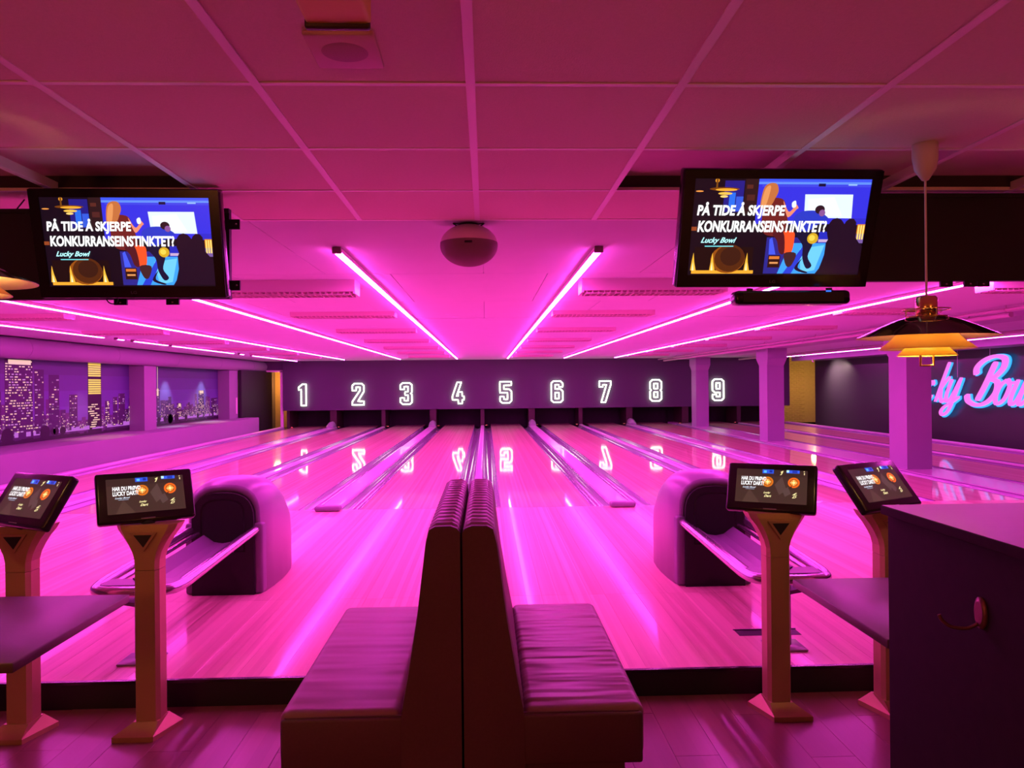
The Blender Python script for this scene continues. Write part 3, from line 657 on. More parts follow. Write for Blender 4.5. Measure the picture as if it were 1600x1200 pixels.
def tv_picture(w_, h_):
    s = Screen(w_, h_)
    s.rect(0, 0, 1, 1, (20, 9, 24))
    s.rect(.17, .02, .28, .34, (34, 28, 130)); s.rect(.20, .14, .235, .33, (40, 110, 235)); s.rect(.24, .18, .28, .33, (52, 90, 220))
    s.rect(.285, .0, .36, .36, (44, 22, 26)); s.rect(.295, .06, .33, .1, (90, 40, 34)); s.rect(.30, .16, .345, .22, (80, 36, 34))
    s.rect(.36, 0, 1, .46, (52, 50, 222)); s.rect(.36, .0, 1, .03, (60, 84, 246)); s.rect(.36, .03, 1, .055, (96, 140, 255)); s.rect(.38, .06, 1, .08, (64, 70, 225))
    s.rect(.70, .045, .74, .075, (20, 14, 60)); s.rect(.87, .05, .92, .065, (150, 190, 255))
    s.poly([(.63, .155), (.905, .155), (.915, .40), (.64, .395)], (226, 240, 255)); s.poly([(.65, .20), (.80, .18), (.86, .38), (.66, .38)], (238, 252, 255))
    s.rect(.90, .40, 1, .47, (46, 44, 200))
    # lamp in the picture
    s.ell(.125, .02, .012, .02, (230, 150, 40)); s.ell(.17, .105, .085, .018, (120, 62, 14)); s.ell(.18, .112, .062, .014, (244, 170, 50))
    s.ell(.175, .15, .04, .014, (255, 196, 80)); s.ell(.17, .18, .022, .012, (255, 214, 120)); s.ell(.03, .128, .022, .008, (238, 150, 70)); s.rect(.12, 0, .13, .1, (120, 70, 20))
    # floor and lane
    s.rect(.44, .60, .80, 1, (44, 40, 140)); s.poly([(.58, .66), (.80, .66), (.76, 1), (.52, 1)], (60, 160, 250)); s.poly([(.64, .72), (.78, .68), (.74, .95), (.66, .98)], (110, 205, 255))
    s.poly([(.55, 1), (.66, .68), (.69, .68), (.60, 1)], (40, 60, 210)); s.rect(.74, .54, .80, .66, (38, 44, 190)); s.rect(.74, .62, .80, .65, (200, 170, 210))
    # woman seen from behind
    s.blob([(.40, .28), (.41, .20), (.50, .20), (.53, .30), (.55, .55), (.44, .58), (.40, .48)], (112, 34, 34)); s.blob([(.38, .28), (.39, .10), (.42, .045), (.46, .05), (.475, .12), (.46, .20), (.44, .27), (.40, .30)], (196, 112, 62))
    s.blob([(.385, .26), (.40, .10), (.43, .08), (.41, .28)], (230, 150, 90)); s.blob([(.51, .22), (.53, .34), (.55, .39), (.59, .31), (.60, .29), (.58, .25), (.57, .30), (.545, .33)], (238, 140, 110))
    s.blob([(.56, .24), (.58, .22), (.585, .28), (.565, .29)], (230, 236, 255)); s.blob([(.53, .54), (.59, .54), (.60, .62), (.59, .76), (.545, .76), (.52, .62)], (240, 84, 40)); s.blob([(.47, .56), (.53, .54), (.55, .76), (.52, .76), (.50, .64)], (84, 24, 34))
    s.blob([(.55, .77), (.62, .77), (.60, .90), (.57, .90)], (66, 34, 40))
    # man bowling
    s.blob([(.58, .40), (.61, .34), (.66, .32), (.72, .33), (.78, .40), (.74, .44), (.66, .55), (.61, .53)], (42, 58, 196)); s.ell(.725, .31, .028, .045, (46, 22, 34)); s.ell(.74, .345, .018, .035, (140, 84, 150))
    s.blob([(.60, .55), (.69, .55), (.71, .66), (.69, .80), (.72, .90), (.69, .93), (.66, .82), (.65, .68)], (22, 18, 52)); s.blob([(.66, .82), (.64, .92), (.70, .97), (.68, .98), (.62, .93)], (26, 14, 48))
    s.ell(.705, .61, .032, .058, (214, 168, 36)); s.ell(.70, .605, .018, .032, (244, 212, 80))
    # glasses on the table, silhouettes, lit grid
    s.rect(.46, .79, .53, .92, (52, 20, 16)); s.rect(.465, .80, .525, .83, (220, 120, 50)); s.rect(.47, .86, .52, .88, (226, 150, 90)); s.poly([(.455, .62), (.47, .60), (.50, .78), (.46, .78)], (70, 90, 240))
    s.rect(.955, .46, 1, .56, (220, 130, 30)); s.rect(.955, .56, 1, .66, (120, 90, 160))
    for k in range(3): s.rect(.96+k*.014, .47, .969+k*.014, .62, (255, 222, 120))
    s.poly([(.74, 1), (.765, .93), (.785, .80), (.785, .66), (.795, .62), (.783, .55), (.79, .45), (.805, .41), (.83, .395), (.855, .41), (.87, .44), (.878, .46), (.885, .43), (.905, .40), (.93, .405), (.945, .44), (.948, .52), (.955, .60), (.98, .66), (1, .69), (1, 1)], (30, 12, 34))
    # glowing ball and flames
    s.rect(.02, .95, .38, .985, (250, 170, 50)); s.rect(.03, .70, .37, .945, (30, 12, 14)); s.ell(.225, .83, .10, .15, (150, 78, 20)); s.ell(.235, .82, .088, .145, (86, 40, 16)); s.ell(.24, .80, .06, .10, (62, 28, 18))
    for u in (.025, .135, .335): s.poly([(u-.012, .95), (u-.006, .84), (u, .76), (u+.008, .86), (u+.02, .95)], (255, 190, 60)); s.poly([(u-.004, .95), (u, .86), (u+.008, .95)], (255, 244, 190))
    s.rect(-.0, .49, .03, .53, (150, 70, 34)); s.rect(.0, .985, 1, 1, (18, 8, 22))
    s.text('PÅ TIDE Å SKJERPE', 0.025, .235, .525, .405, (255, 255, 255), 0.10, 0.035, 1.2); s.text('KONKURRANSEINSTINKTET?', .035, .425, .775, .545, (255, 255, 255), 0.10, 0.035, 1.2)
    s.text('Lucky Bowl', .06, .60, .265, .675, (180, 250, 255), 0.45, 0.02, 1.2); s.rect(.085, .688, .25, .698, (120, 230, 240))
    return s.b
def console_picture(w_, h_):
    s = Screen(w_, h_)
    s.rect(0, 0, 1, 1, (62, 42, 36)); s.rect(0, .0, 1, .2, (54, 36, 32)); s.poly([(.1, 1), (.2, .6), (.35, 1)], (76, 54, 46)); s.poly([(.55, .45), (.65, .2), (.72, .6), (.62, .75)], (82, 60, 56)); s.poly([(.66, .6), (.74, .5), (.78, .7), (.7, .8)], (84, 62, 60))
    for u, c in ((.45, (214, 110, 24)), (.815, (236, 100, 24))):
        s.ell(u, .37, .082, .155, c); s.ell(u, .37, .055, .105, (120, 56, 20)); s.ell(u, .37, .046, .088, (246, 150, 60)); s.ell(u, .37, .020, .04, (255, 240, 150))
        s.rect(u-.004, .28, u+.004, .46, (255, 230, 150)); s.rect(u-.05, .362, u+.05, .378, (255, 230, 150))
    s.poly([(.745, .52), (.79, .47), (.79, .56), (.75, .57)], (60, 34, 28))
    s.rect(.37, .0, .53, .12, (40, 84, 220)); s.rect(.39, .03, .43, .1, (90, 190, 255)); s.rect(.47, .02, .51, .09, (20, 40, 150))
    s.rect(.71, -.02, .89, .09, (50, 90, 226)); s.rect(.71, 0, .745, .07, (190, 250, 255)); s.rect(.79, .01, .86, .08, (24, 50, 170))
    s.poly([(.625, .06), (.665, .02), (.66, .07), (.64, .15), (.62, .16), (.64, .10)], (250, 230, 160)); s.rect(.945, .02, .96, .04, (250, 230, 170)); s.rect(.95, .07, .962, .13, (250, 230, 170))
    s.text('HAR DU PRØVD', .075, .225, .43, .345, (250, 248, 250), 0.06, 0.03, 1.2); s.text('LUCKY DART?', .075, .365, .40, .49, (250, 248, 250), 0.06, 0.03, 1.2)
    s.text('Lucky Bowl', .10, .53, .29, .59, (220, 236, 255), 0.45, 0.02); s.rect(.14, .605, .27, .612, (200, 220, 255))
    s.text('Lucky', .40, .67, .50, .74, (252, 238, 170), 0.5, 0.03); s.text('Dart', .41, .76, .515, .83, (252, 238, 170), 0.5, 0.03)
    s.text('L', .80, .67, .87, .74, (252, 238, 170), 0.5, 0.03); s.text('D', .80, .76, .86, .83, (252, 238, 170), 0.5, 0.03)
    return s.b
def rot_tilt(o, loc, yaw, tilt):
    """yaw about Z, then lean the top away (+) or towards the viewer (-)"""
    o.matrix_world = Matrix.Translation(loc) @ Matrix.Rotation(yaw, 4, 'Z') @ Matrix.Rotation(-tilt, 4, 'X')

# ------------------------------------------------------------------ overhead televisions
def television(label, loc, yaw, tilt, pole_top, ww=0.78, hh=0.458):
    t = thing('television', label, 'television'); rot_tilt(t, loc, yaw, tilt)
    MB().rbox(-ww/2, ww/2, 0.0, 0.055, -hh/2, hh/2, 0.008, M_BLACKGLOSS, 2).build('casing', t)
    MB().rbox(-ww*0.32, ww*0.32, 0.05, 0.10, -hh*0.32, hh*0.32, 0.015, M_BLACK, 2).build('back_cover', t)
    sx, sz, bot = ww/2-0.045, hh/2-0.036, 0.052
    b = MB()
    for x0, x1, z0, z1 in ((-ww/2+.004, ww/2-.004, sz, hh/2-.004), (-ww/2+.004, ww/2-.004, -hh/2+.004, -hh/2+bot), (-ww/2+.004, -sx, -hh/2+bot, sz), (sx, ww/2-.004, -hh/2+bot, sz)):
        b.box(x0, x1, -0.006, 0.002, z0, z1, M_BLACKGLOSS)
    b.build('bezel', t)
    sc = tv_picture(2*sx, sz-(-hh/2+bot)).build('screen', t, (0, -0.0008, (sz+(-hh/2+bot))/2))
    lg = MB(); vs, fs = text_mesh('LG', 0, 0.01)
    lg.add([(-0.012+x*0.024, -0.0066, -hh/2+0.02+y*0.012) for x, y in vs], fs, M_HOODTRIM).build('logo', t)
    inv = t.matrix_world.inverted(); pw = t.matrix_world @ Vector((0, 0.09, 0))
    q = Vector((pw.x, pole_top, pw.z)); MB().tube([inv @ pw, inv @ q], 0.03, M_BLACK, 10).build('wall_arm', t)
    return t
tl = television('black television hanging over lanes two and three, no soundbar under it', (-1.504, 3.335, 2.197), 0.029, -0.236, 3.518)
MB().tube(catmull([(-0.135, 0.02, -0.225), (-0.12, 0.02, -0.25), (-0.10, 0.02, -0.255), (-0.085, 0.02, -0.245), (-0.08, 0.02, -0.225)], 4), 0.0025, M_BLACK, 6).build('cable', tl)
tr = television('black television hanging with a soundbar under it', (1.146, 2.986, 2.182), 0.024, -0.338, 3.418)
sb = thing('soundbar', 'slim black soundbar hung under the television', 'soundbar', (1.215, 3.05, 1.922))
MB().rbox(-0.232, 0.232, -0.04, 0.04, -0.028, 0.028, 0.018, M_BLACKGLOSS).build('body', sb)
MB().box(-0.20, 0.20, -0.0425, -0.039, -0.018, 0.018, M_BLACK).build('grille', sb)
for s in (-1, 1): MB().box(s*0.16-0.012, s*0.16+0.012, 0.0, 0.006, 0.02, 0.040, M_BLACK).build('bracket', sb)
MB().box(0.13, 0.15, -0.041, -0.038, 0.02, 0.026, scr(40, 120, 255)).build('status_light', sb)
# black panels hung behind the televisions
def panel(label, x0, x1, y, z0, z1, side_tabs, bottom_tabs, cables):
    t = thing('hanging_panel', label, 'panel', ((x0+x1)/2, y, z0)); w2 = (x1-x0)/2; h = z1-z0
    MB().box(-w2, w2, 0, 0.03, 0, h, M_BLACK).build('board', t)
    b = MB(); b.box(-w2, w2, -0.006, 0, h-0.02, h, M_BLACK).box(-w2, w2, -0.006, 0, 0, 0.02, M_BLACK).build('frame', t)
    for z in side_tabs:
        tb = MB().box(w2, w2+0.045, 0.0, 0.012, z-0.022, z+0.022, M_BLACK).build('fixing_tab', t)
        MB().lathe([(0, 0.003), (0.004, 0.002), (0.005, 0)], M_CHROME, (0, 0, 0), 10).build('screw', tb).matrix_local = Matrix.Translation((w2+0.03, -0.0, z)) @ Matrix.Rotation(PI/2, 4, 'X')
    for x in bottom_tabs:
        tb = MB().box(x-(x0+x1)/2-0.028, x-(x0+x1)/2+0.028, 0.0, 0.012, -0.025, 0.0, M_BLACK).build('fixing_tab', t)
        MB().lathe([(0, 0.003), (0.004, 0.002), (0.005, 0)], M_CHROME, (0, 0, 0), 10).build('screw', tb).matrix_local = Matrix.Translation((x-(x0+x1)/2, -0.0, -0.013)) @ Matrix.Rotation(PI/2, 4, 'X')
    for c in cables: MB().tube([(c[0]-(x0+x1)/2, 0.01, h-0.005), (c[1]-(x0+x1)/2, 0.01, TILE_Z-z0-0.002)], 0.003, M_BLACK, 6).build('cable', t)
panel('long black panel behind the television without a soundbar', -3.05, -1.145, 3.52, 1.985, 2.39, (0.335, 0.06), (-1.63, -1.40), ((-2.09, -2.05), (-2.02, -1.99), (-1.2, -1.2)))
panel('long black panel behind the television with the soundbar', 0.95, 3.1, 3.42, 2.035, 2.43, (), (2.08, 2.19, 2.25), ())

# ------------------------------------------------------------------ bowl loudspeaker
t = thing('ceiling_speaker', 'rounded grey bowl loudspeaker hanging at the front of the lanes', 'loudspeaker', (-0.083, 4.16, 2.335))
RX, RZ = 0.155, 0.113
def ellp(a0, a1, n): return [(RX*math.cos(a0+(a1-a0)*k/n), RZ*math.sin(a0+(a1-a0)*k/n)) for k in range(n+1)]
MB().lathe(ellp(PI/2, 0.12, 12), M_SPK, n=40).build('shell', t)
MB().lathe(ellp(0.12, -PI/2, 12), M_SPKG, n=40).build('grille', t)
MB().rbox(-0.02, 0.02, -0.159, -0.15, -0.012, 0.0, 0.003, M_BLACK, 1).build('badge', t)
MB().lathe([(0, 0.10), (0.05, 0.10), (0.055, 0.115), (0, 0.115)], M_BLACK, n=20).build('mount', t)
for s in (-1, 1): MB().tube(catmull([(s*0.05, -0.03, 0.09), (s*0.07, -0.05, 0.1), (s*0.08, -0.03, 0.112), (s*0.03, 0, 0.113)], 4), 0.003, M_BLACK, 6).build('cable', t)
# ceiling speaker plate and box near the viewer
t = thing('ceiling_plate_speaker', 'flat square speaker plate on the ceiling tile beyond a yellowed box', 'loudspeaker', (-0.345, 1.955, TILE_Z))
MB().rbox(-0.085, 0.085, -0.10, 0.10, -0.012, -0.0006, 0.004, M_PLATE, 2).build('plate', t)
MB().lathe([(0, -0.015), (0.05, -0.0148), (0.058, -0.012)], M_PLATED, n=32).build('grille', t)
t = thing('ceiling_box', 'yellowed plastic box with a dark lip fixed to the ceiling tiles', 'ceiling box', (-0.31, 1.56, TILE_Z))
MB().rbox(-0.07, 0.07, -0.12, 0.13, -0.07, -0.0006, 0.01, M_YBOX, 2).build('body', t)
MB().rbox(-0.072, 0.068, 0.112, 0.133, -0.079, -0.01, 0.006, M_BROWN, 2).build('lip', t)

# ------------------------------------------------------------------ pendant lamps
E_BULB = emit('lamp_bulb', (1.0, 0.62, 0.20), 190.0)
M_SHADEGOLD = mat('shade_gold', (0.85, 0.62, 0.16), 0.45, metal=0.2)
def pendant(label, x, y, z, top):
    t = thing('pendant_lamp', label, 'pendant lamp', (x, y, z), 0, 'tiered pendant lamps')   # z = rim of the big shade
    b = MB(); b.lathe([(0.062, 0.072), (0.11, 0.058), (0.16, 0.036), (0.205, 0.014), (0.235, 0.0)], M_SHADEBLACK, n=56).build('shade', t)
    sh = t.children[0]
    MB().lathe([(0.058, 0.068), (0.108, 0.054), (0.158, 0.032), (0.203, 0.010), (0.2345, -0.0015)], M_SHADEIN, n=56).build('lining', sh)
    MB().lathe([(0.09, 0.02), (0.12, -0.012), (0.158, -0.042), (0.159, -0.044), (0.156, -0.044), (0.118, -0.014)], M_SHADEGOLD, n=48).build('middle_shade', t)
    MB().lathe([(0.062, -0.03), (0.08, -0.048), (0.098, -0.066), (0.0985, -0.0685), (0.095, -0.068)], M_SHADEGOLD, n=40).build('lower_shade', t)
    MB().lathe([(0.0, 0.145), (0.03, 0.145), (0.036, 0.138), (0.036, 0.045), (0.0, 0.045)], M_BRASS, n=28).build('socket_cover', t)
    b = MB()
    for zz, r in ((0.098, 0.078), (0.072, 0.066)): b.tube([(r*math.cos(2*PI*k/28), r*math.sin(2*PI*k/28), zz) for k in range(28)], 0.0022, M_BRASS, 6, True)
    b.build('ring', t)
    b = MB()
    for k in range(3):
        a = 2*PI*k/3+0.5; b.tube([(0.036*math.cos(a), 0.036*math.sin(a), 0.098), (0.066*math.cos(a), 0.066*math.sin(a), 0.098), (0.066*math.cos(a), 0.066*math.sin(a), 0.06)], 0.0025, M_BRASS, 6)
        b.tube([(0.09*math.cos(a), 0.09*math.sin(a), 0.055), (0.06*math.cos(a), 0.06*math.sin(a), -0.045)], 0.003, M_BRASS, 6)
    b.build('spider', t)
    MB().tube([(-0.024, 0, -0.05), (-0.024, 0, -0.103), (0.024, 0, -0.103), (0.024, 0, -0.05)], 0.0045, M_BRASS, 8).build('bottom_loop', t)
    MB().lathe([(0, 0.045), (0.018, 0.042), (0.026, 0.02), (0.020, -0.005), (0, -0.015)], E_BULB, n=20).build('bulb', t)
    MB().tube([(0, 0, 0.14), (0, 0, top-0.13-z)], 0.004, M_CORD, 8).build('cord', t)
    MB().lathe([(0.0, 0), (0.043, 0), (0.043, -0.05), (0.036, -0.09), (0.012, -0.128), (0.0, -0.133)], M_CORD, (0, 0, top-z-0.001), 28).build('ceiling_rose', t)
    return t
pendant('tiered brass pendant lamp with a black top shade, hanging whole before the pillars', 1.585, 2.73, 1.745, TILE_Z)
pendant('tiered pendant lamp cut off by the picture edge, at the television without a soundbar', -1.735, 2.60, 1.945, TILE_Z)

# ------------------------------------------------------------------ ball returns
def ball_return(cx, sgn, label):
    t = thing('ball_return', label, 'ball return', (cx, 5.47, LZ))
    b = MB()
    def arch(y, w_, h, n=14):
        r = min(w_, h*0.42); pts = [(-w_, y, 0.0)]
        pts += [(-w_*math.copysign(abs(math.cos(PI*k/n))**0.72, math.cos(PI*k/n)), y, h-r+r*max(0, math.sin(PI*k/n))**0.72) for k in range(n+1)]
        return pts+[(w_, y, 0.0)]
    rings = [arch(0.05, 0.245, 0.765), arch(0.09, 0.268, 0.79), arch(0.25, 0.285, 0.805), arch(0.45, 0.292, 0.79), arch(0.62, 0.288, 0.72), arch(0.78, 0.275, 0.60), arch(0.90, 0.25, 0.44), arch(0.97, 0.22, 0.28)]
    b.loft(rings, M_HOOD); hood = b.build('hood', t)
    # recessed rim band and black mouth
    n = 17
    ro, ri = arch(0.05, 0.246, 0.766), arch(0.03, 0.222, 0.73)
    MB().loft([arch(0.056, 0.247, 0.767), ro, ri, arch(0.06, 0.2, 0.70)], M_HOODTRIM, True, False).build('rim', hood)
    f = arch(0.028, 0.214, 0.715); face = MB()
    hole = [(0.13*math.cos(a), 0.0, 0.53+0.12*math.sin(a)) for a in [2*PI*k/24 for k in range(24)]]
    face.prism([(p[0], p[2]) for p in f], 'y', 0.0, 0.05, M_BLACK); fo = face.build('front_panel', t)
    b = MB(); b.loft([[(q[0]*0.72, -0.0015, 0.30+(q[2]-0.0)*0.52) for q in arch(0, 0.214, 0.715)], [(q[0]*0.66, -0.0005, 0.31+(q[2]-0.0)*0.49) for q in arch(0, 0.214, 0.715)]], M_BLACKGLOSS, True, False); b.build('mouth_lip', fo)
    for s in (-1, 1):
        pr = MB(); pr.rbox(s*0.235-0.035, s*0.235+0.035, 0.02, 0.30, 0.0, 0.50, 0.02, M_HOODTRIM, 2).build('side_pad', t)
    # rack: oval chrome rail, inner tray, supports
    RZ_ = 0.425
    b = MB(); pts = [(-0.225, 0.08, RZ_+0.03), (-0.225, -0.4, RZ_+0.015), (-0.225, -1.05, RZ_-0.01), (-0.215, -1.30, RZ_-0.02), (-0.16, -1.40, RZ_-0.02), (0, -1.42, RZ_-0.02), (0.16, -1.40, RZ_-0.02), (0.215, -1.30, RZ_-0.02), (0.225, -1.05, RZ_-0.01), (0.225, -0.4, RZ_+0.015), (0.225, 0.08, RZ_+0.03)]
    b.tube(catmull(pts, 6), 0.028, M_CHROME, 12).build('rail', t)
    b = MB()
    for s in (-1, 1): b.tube([(s*0.17, 0.05, RZ_+0.01), (s*0.17, -1.30, RZ_-0.03)], 0.014, M_CHROME, 8)
    b.build('inner_rail', t)
    b = MB(); rr = []
    for y, z in ((0.03, RZ_), (-0.5, RZ_-0.02), (-1.36, RZ_-0.035)):
        rr.append([(-0.13, y, z), (-0.10, y, z-0.02), (-0.06, y, z-0.05), (0, y, z-0.06), (0.06, y, z-0.05), (0.10, y, z-0.02), (0.13, y, z), (0.13, y, z-0.02), (0.06, y, z-0.07), (0, y, z-0.08), (-0.06, y, z-0.07), (-0.13, y, z-0.02)])
    b.loft(rr, M_HOODTRIM, smooth=False).build('tray', t)
    b = MB(); b.box(-0.19, 0.19, -1.34, -1.20, RZ_-0.035, RZ_-0.005, M_HOODTRIM)
    b.prism([(-0.07, -1.22), (0.07, -1.22), (0, -1.31)], 'z', RZ_-0.005, RZ_+0.004, M_BLACK); b.build('end_plate', t)
    b = MB(); b.rbox(-0.03, 0.03, -1.30, -1.24, 0.01, RZ_-0.07, 0.008, M_HOODTRIM, 1); b.build('pedestal', t)
    b = MB(); b.rbox(-0.10, 0.10, -1.36, -1.18, 0, 0.012, 0.005, M_HOOD, 1); b.build('pedestal_foot', t)
    return t
ball_return(-1.845, 1, 'lilac hooded ball return beside the approach of lanes three and four')
ball_return(1.625, -1, 'lilac hooded ball return beside the approach of lanes five and six')
# floor hatches in the approach
t = thing('floor_hatch', 'dark open cable slot in the wooden approach', 'floor hatch', (1.62, 4.42, LZ))
MB().box(-0.18, 0.18, -0.03, 0.07, 0.0002, 0.0012, M_BLACK).build('slot', t)
MB().box(-0.185, 0.185, 0.07, 0.078, 0.0002, 0.006, M_HOODTRIM).build('slot_rim', t)

# ------------------------------------------------------------------ tables
def table(label, x0, x1, y0, y1, lx):
    t = thing('table', label, 'table', ((x0+x1)/2, (y0+y1)/2, 0)); a, b = (x1-x0)/2, (y1-y0)/2
    MB().rbox(-a, a, -b, b, 0.718, 0.75, 0.004, M_TABLE, 2).build('tabletop', t)
    MB().rbox(lx-0.045, lx+0.045, -0.045, 0.045, 0.02, 0.716, 0.006, M_POST, 2).build('pedestal', t)
    MB().rbox(lx-0.2, lx+0.2, -0.25, 0.25, 0.0, 0.022, 0.008, M_POST, 2).build('foot_plate', t)
    MB().box(lx-0.15, lx+0.15, -0.2, 0.2, 0.708, 0.7175, M_BLACK).build('top_bracket', t)
table('dark laminate table in front of the pair of consoles for lanes three and four', -2.75, -1.455, 2.42, 3.20, -0.25)
table('dark laminate table tucked behind the tall dark cabinet', 1.295, 2.45, 2.47, 3.25, 0.25)

# ------------------------------------------------------------------ score consoles
def console(label, bx, by, byaw, sloc, syaw, stilt, sw, sh):
    t = thing('score_console', label, 'score console', (bx, by, 0))
    bs = MB(); m_ = 1 if bx < 0 else -1; bot = [(-0.13*m_, -0.10), (0.055*m_, -0.10), (0.115*m_, 0.09), (-0.09*m_, 0.10)]; top = [(-0.055, -0.05), (0.055, -0.05), (0.06, 0.065), (-0.06, 0.065)]
    def R(p): c, s = math.cos(byaw), math.sin(byaw); return (p[0]*c-p[1]*s, p[0]*s+p[1]*c)
    bs.loft([[(*R(p), 0.0) for p in bot], [(*R(p), 0.022) for p in bot], [(*R((p[0]*0.96, p[1]*0.96)), 0.026) for p in bot], [(*R((p[0]*m_, p[1])), 0.07) for p in top]], M_POST, smooth=False).build('base', t)
    pp = [(-0.044, -0.045), (0.044, -0.045), (0.056, -0.02), (0.056, 0.05), (-0.056, 0.05), (-0.056, -0.02)]
    ps = MB(); ps.loft([[(*R(p), 0.06) for p in pp], [(*R(p), 0.755) for p in pp]], M_POST, smooth=False); po = ps.build('post', t)
    # flared head
    H = []
    for z, k, yy in ((0.757, 1.0, 0), (0.80, 1.02, 0), (0.835, 1.18, 0), (0.87, 1.48, 0), (0.905, 1.85, 0.0), (0.94, 2.3, 0.005), (0.965, 2.5, 0.01)):
        H.append([(*R((p[0]*k, p[1]*(1+(k-1)*0.15)+yy)), z) for p in pp])
    hd = MB(); hd.loft(H, M_POST, smooth=False); he = hd.build('neck', t)
    tri = [(-0.068, 0.932), (0.068, 0.932), (0.0, 0.845)]
    def tq(p, d): return (*R((p[0]*0.9, -0.049-(p[1]-0.845)*0.10-d)), p[1])
    b = MB(); b.loft([[tq(p, -0.001) for p in tri], [tq(p, 0.006) for p in tri]], M_POST, smooth=False).build('badge_frame', he)
    tri2 = [(-0.045, 0.921), (0.045, 0.921), (0.0, 0.864)]
    b = MB(); b.loft([[tq(p, 0.004) for p in tri2], [tq(p, 0.008) for p in tri2]], M_BLACK, smooth=False).build('badge', he)
    # display
    M = Matrix.Translation(Vector(sloc)-Vector((bx, by, 0))) @ Matrix.Rotation(syaw, 4, 'Z') @ Matrix.Rotation(-stilt, 4, 'X')
    d = MB().rbox(-sw/2, sw/2, 0.0, 0.045, -sh/2, sh/2, 0.012, M_BLACKGLOSS, 3).build('display', t); d.matrix_local = M
    m = 0.042*sw/0.41
    console_picture(sw-2*m, sh-1.75*m).build('screen', d, (0, -0.0006, 0.004))
    bz = MB(); bz.box(-0.03, 0.03, -0.001, 0.002, -sh/2+0.010, -sh/2+0.014, M_HOODTRIM); bz.build('status_bar', d)
    arm = MB(); q0 = M @ Vector((0, 0.045, -0.03)); arm.tube([(*R((0, 0.0)), 0.955), (q0.x*0.5, q0.y*0.5, (0.955+q0.z)/2), q0], 0.03, M_BLACK, 10).build('tilt_arm', t)
    return t
console('gold score console standing whole by the ball return of lanes three and four', -1.56, 3.625, 0.0, (-1.579, 3.65, 1.09), 0.555, 0.468, 0.414, 0.243)
console('gold score console cut off by the picture edge, turned to lane one', -2.14, 3.63, 0.0, (-2.007, 3.455, 1.109), -0.525, 0.585, 0.428, 0.251)
console('gold score console standing whole by the ball return of lanes five and six', 1.385, 3.67, 0.0, (1.373, 3.70, 1.08), -0.491, 0.453, 0.414, 0.243)
console('gold score console half hidden behind the dark cabinet', 1.93, 3.66, 0.0, (1.856, 3.588, 1.102), 0.519, 0.661, 0.432, 0.254)

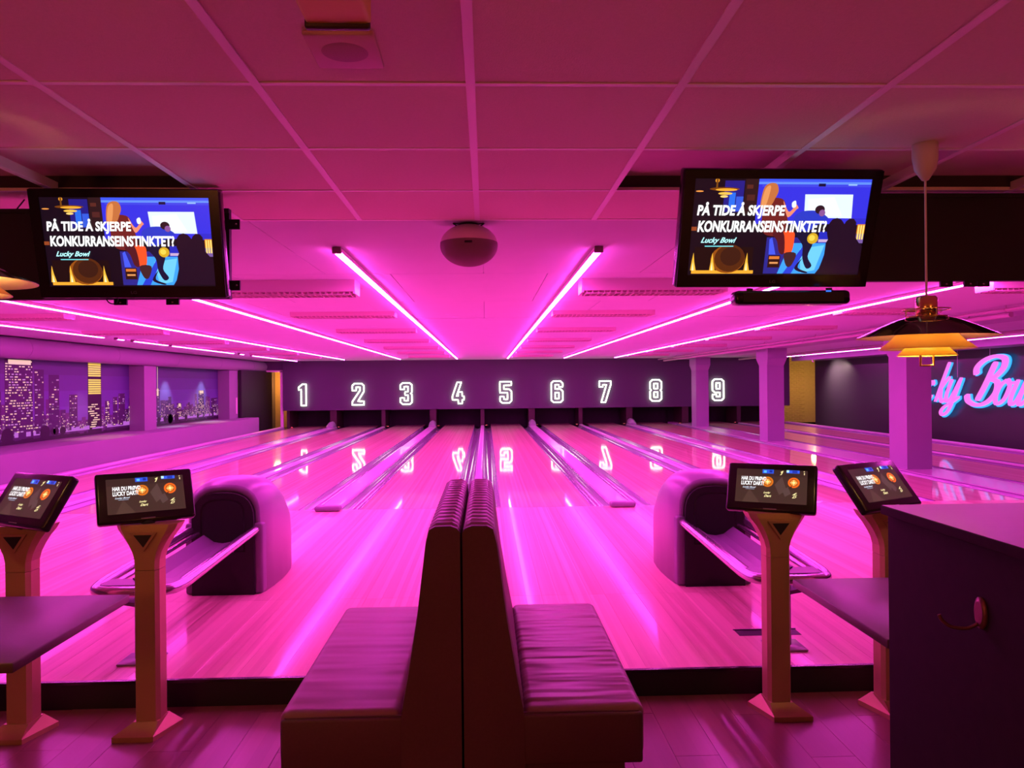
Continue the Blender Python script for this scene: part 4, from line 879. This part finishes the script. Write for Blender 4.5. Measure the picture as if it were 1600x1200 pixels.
# ------------------------------------------------------------------ back-to-back benches
def bench(sgn, label):
    CX = -0.088
    t = thing('bench', label, 'bench', (CX, 2.63, 0), 0, 'back to back benches')
    X = lambda v: sgn*v
    L = 1.28
    # backrest: sloped outer face, rounded top, ribbed along its length
    prof = [(0.004, 0.0), (0.004, 1.09), (0.014, 1.110), (0.035, 1.118), (0.088, 1.117), (0.112, 1.10), (0.124, 1.05), (0.155, 0.8), (0.188, 0.6), (0.212, 0.47), (0.215, 0.0)]
    rings = []; NR = 17; S = 6
    cx, cz = 0.07, 0.8
    for k in range(NR*S+1):
        y = L*k/(NR*S); a = abs(math.sin(PI*k/S))
        e = min(1, min(k, NR*S-k)/3.0); off = -0.010*(1-a)**1.6-0.02*(1-e)
        ring = []
        for i, (px_, pz) in enumerate(prof):
            if pz < 0.3 or i < 2: ring.append((X(px_), y, pz)); continue
            dx, dz = (1, 0.15) if i > 5 else ((0, 1) if i == 3 else ((-0.4, 0.9) if i == 2 else (0.6, 0.8)))
            zig = 0.010*math.sin(i*2.3) if 0 < k < NR*S else 0
            ring.append((X(px_+dx*off), y+zig, pz+dz*off))
        rings.append(ring)
    MB().loft(rings, M_LEATHERBACK, True, True, True).build('backrest', t)
    ev = [(X(px_+(-0.004 if i > 4 else 0)), pz-(0.006 if 2 <= i <= 4 else 0)) for i, (px_, pz) in enumerate(prof)]
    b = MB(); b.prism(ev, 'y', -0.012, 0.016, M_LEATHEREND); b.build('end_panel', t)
    # seat cushion
    x0, x1 = sorted((X(0.205), X(0.622)))
    b = MB(); b.rbox(x0, x1, 0.0, L-0.02, 0.30, 0.49, 0.034, M_LEATHER if sgn > 0 else M_LEATHERSMOOTH, 4); se = b.build('seat', t)
    xx0, xx1 = sorted((X(0.19), X(0.612)))
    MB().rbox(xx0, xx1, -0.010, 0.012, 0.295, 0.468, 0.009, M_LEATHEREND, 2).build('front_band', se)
    pts = [(X(0.2), 0.004, 0.470), (X(0.4), 0.003, 0.471), (X(0.6), 0.004, 0.468)]
    MB().tube(pts, 0.0035, M_LEATHEREND, 6).build('piping', se)
    pz0, pz1 = sorted((X(0.21), X(0.55)))
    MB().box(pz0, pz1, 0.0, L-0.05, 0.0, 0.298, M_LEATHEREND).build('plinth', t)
bench(-1, 'brown leather bench seat facing the television without a soundbar, ribbed back')
bench(1, 'brown leather bench seat on the tall dark cabinet side, wrinkled cushion')

# ------------------------------------------------------------------ tall dark cabinet
t = thing('cabinet', 'tall dark cabinet with a polished top and a coat hook', 'cabinet', (1.80, 1.5, 0))
MB().rbox(-0.52, 0.52, -0.9, 0.935, 0.0, 1.16, 0.004, M_CABINET, 2).build('body', t)
MB().rbox(-0.535, 0.535, -0.92, 0.95, 1.161, 1.189, 0.003, M_CABINET, 2).box(-0.532, 0.532, -0.917, 0.947, 1.1885, 1.19, M_CABTOP).build('worktop', t)
hk = MB(); hk.loft([[(-0.5205-d, 0.465+0.024*r*math.cos(2*PI*k/20), 0.985+0.042*r*math.sin(2*PI*k/20)) for k in range(20)] for d, r in ((0, 1), (0.006, 1), (0.010, 0.7))], M_HOOK)
ho = hk.build('coat_hook', t)
MB().tube(catmull([(-0.53, 0.47, 0.955), (-0.555, 0.475, 0.943), (-0.59, 0.485, 0.945), (-0.612, 0.49, 0.962), (-0.618, 0.492, 0.975)], 5), 0.005, M_HOOK, 8).build('prong', ho)
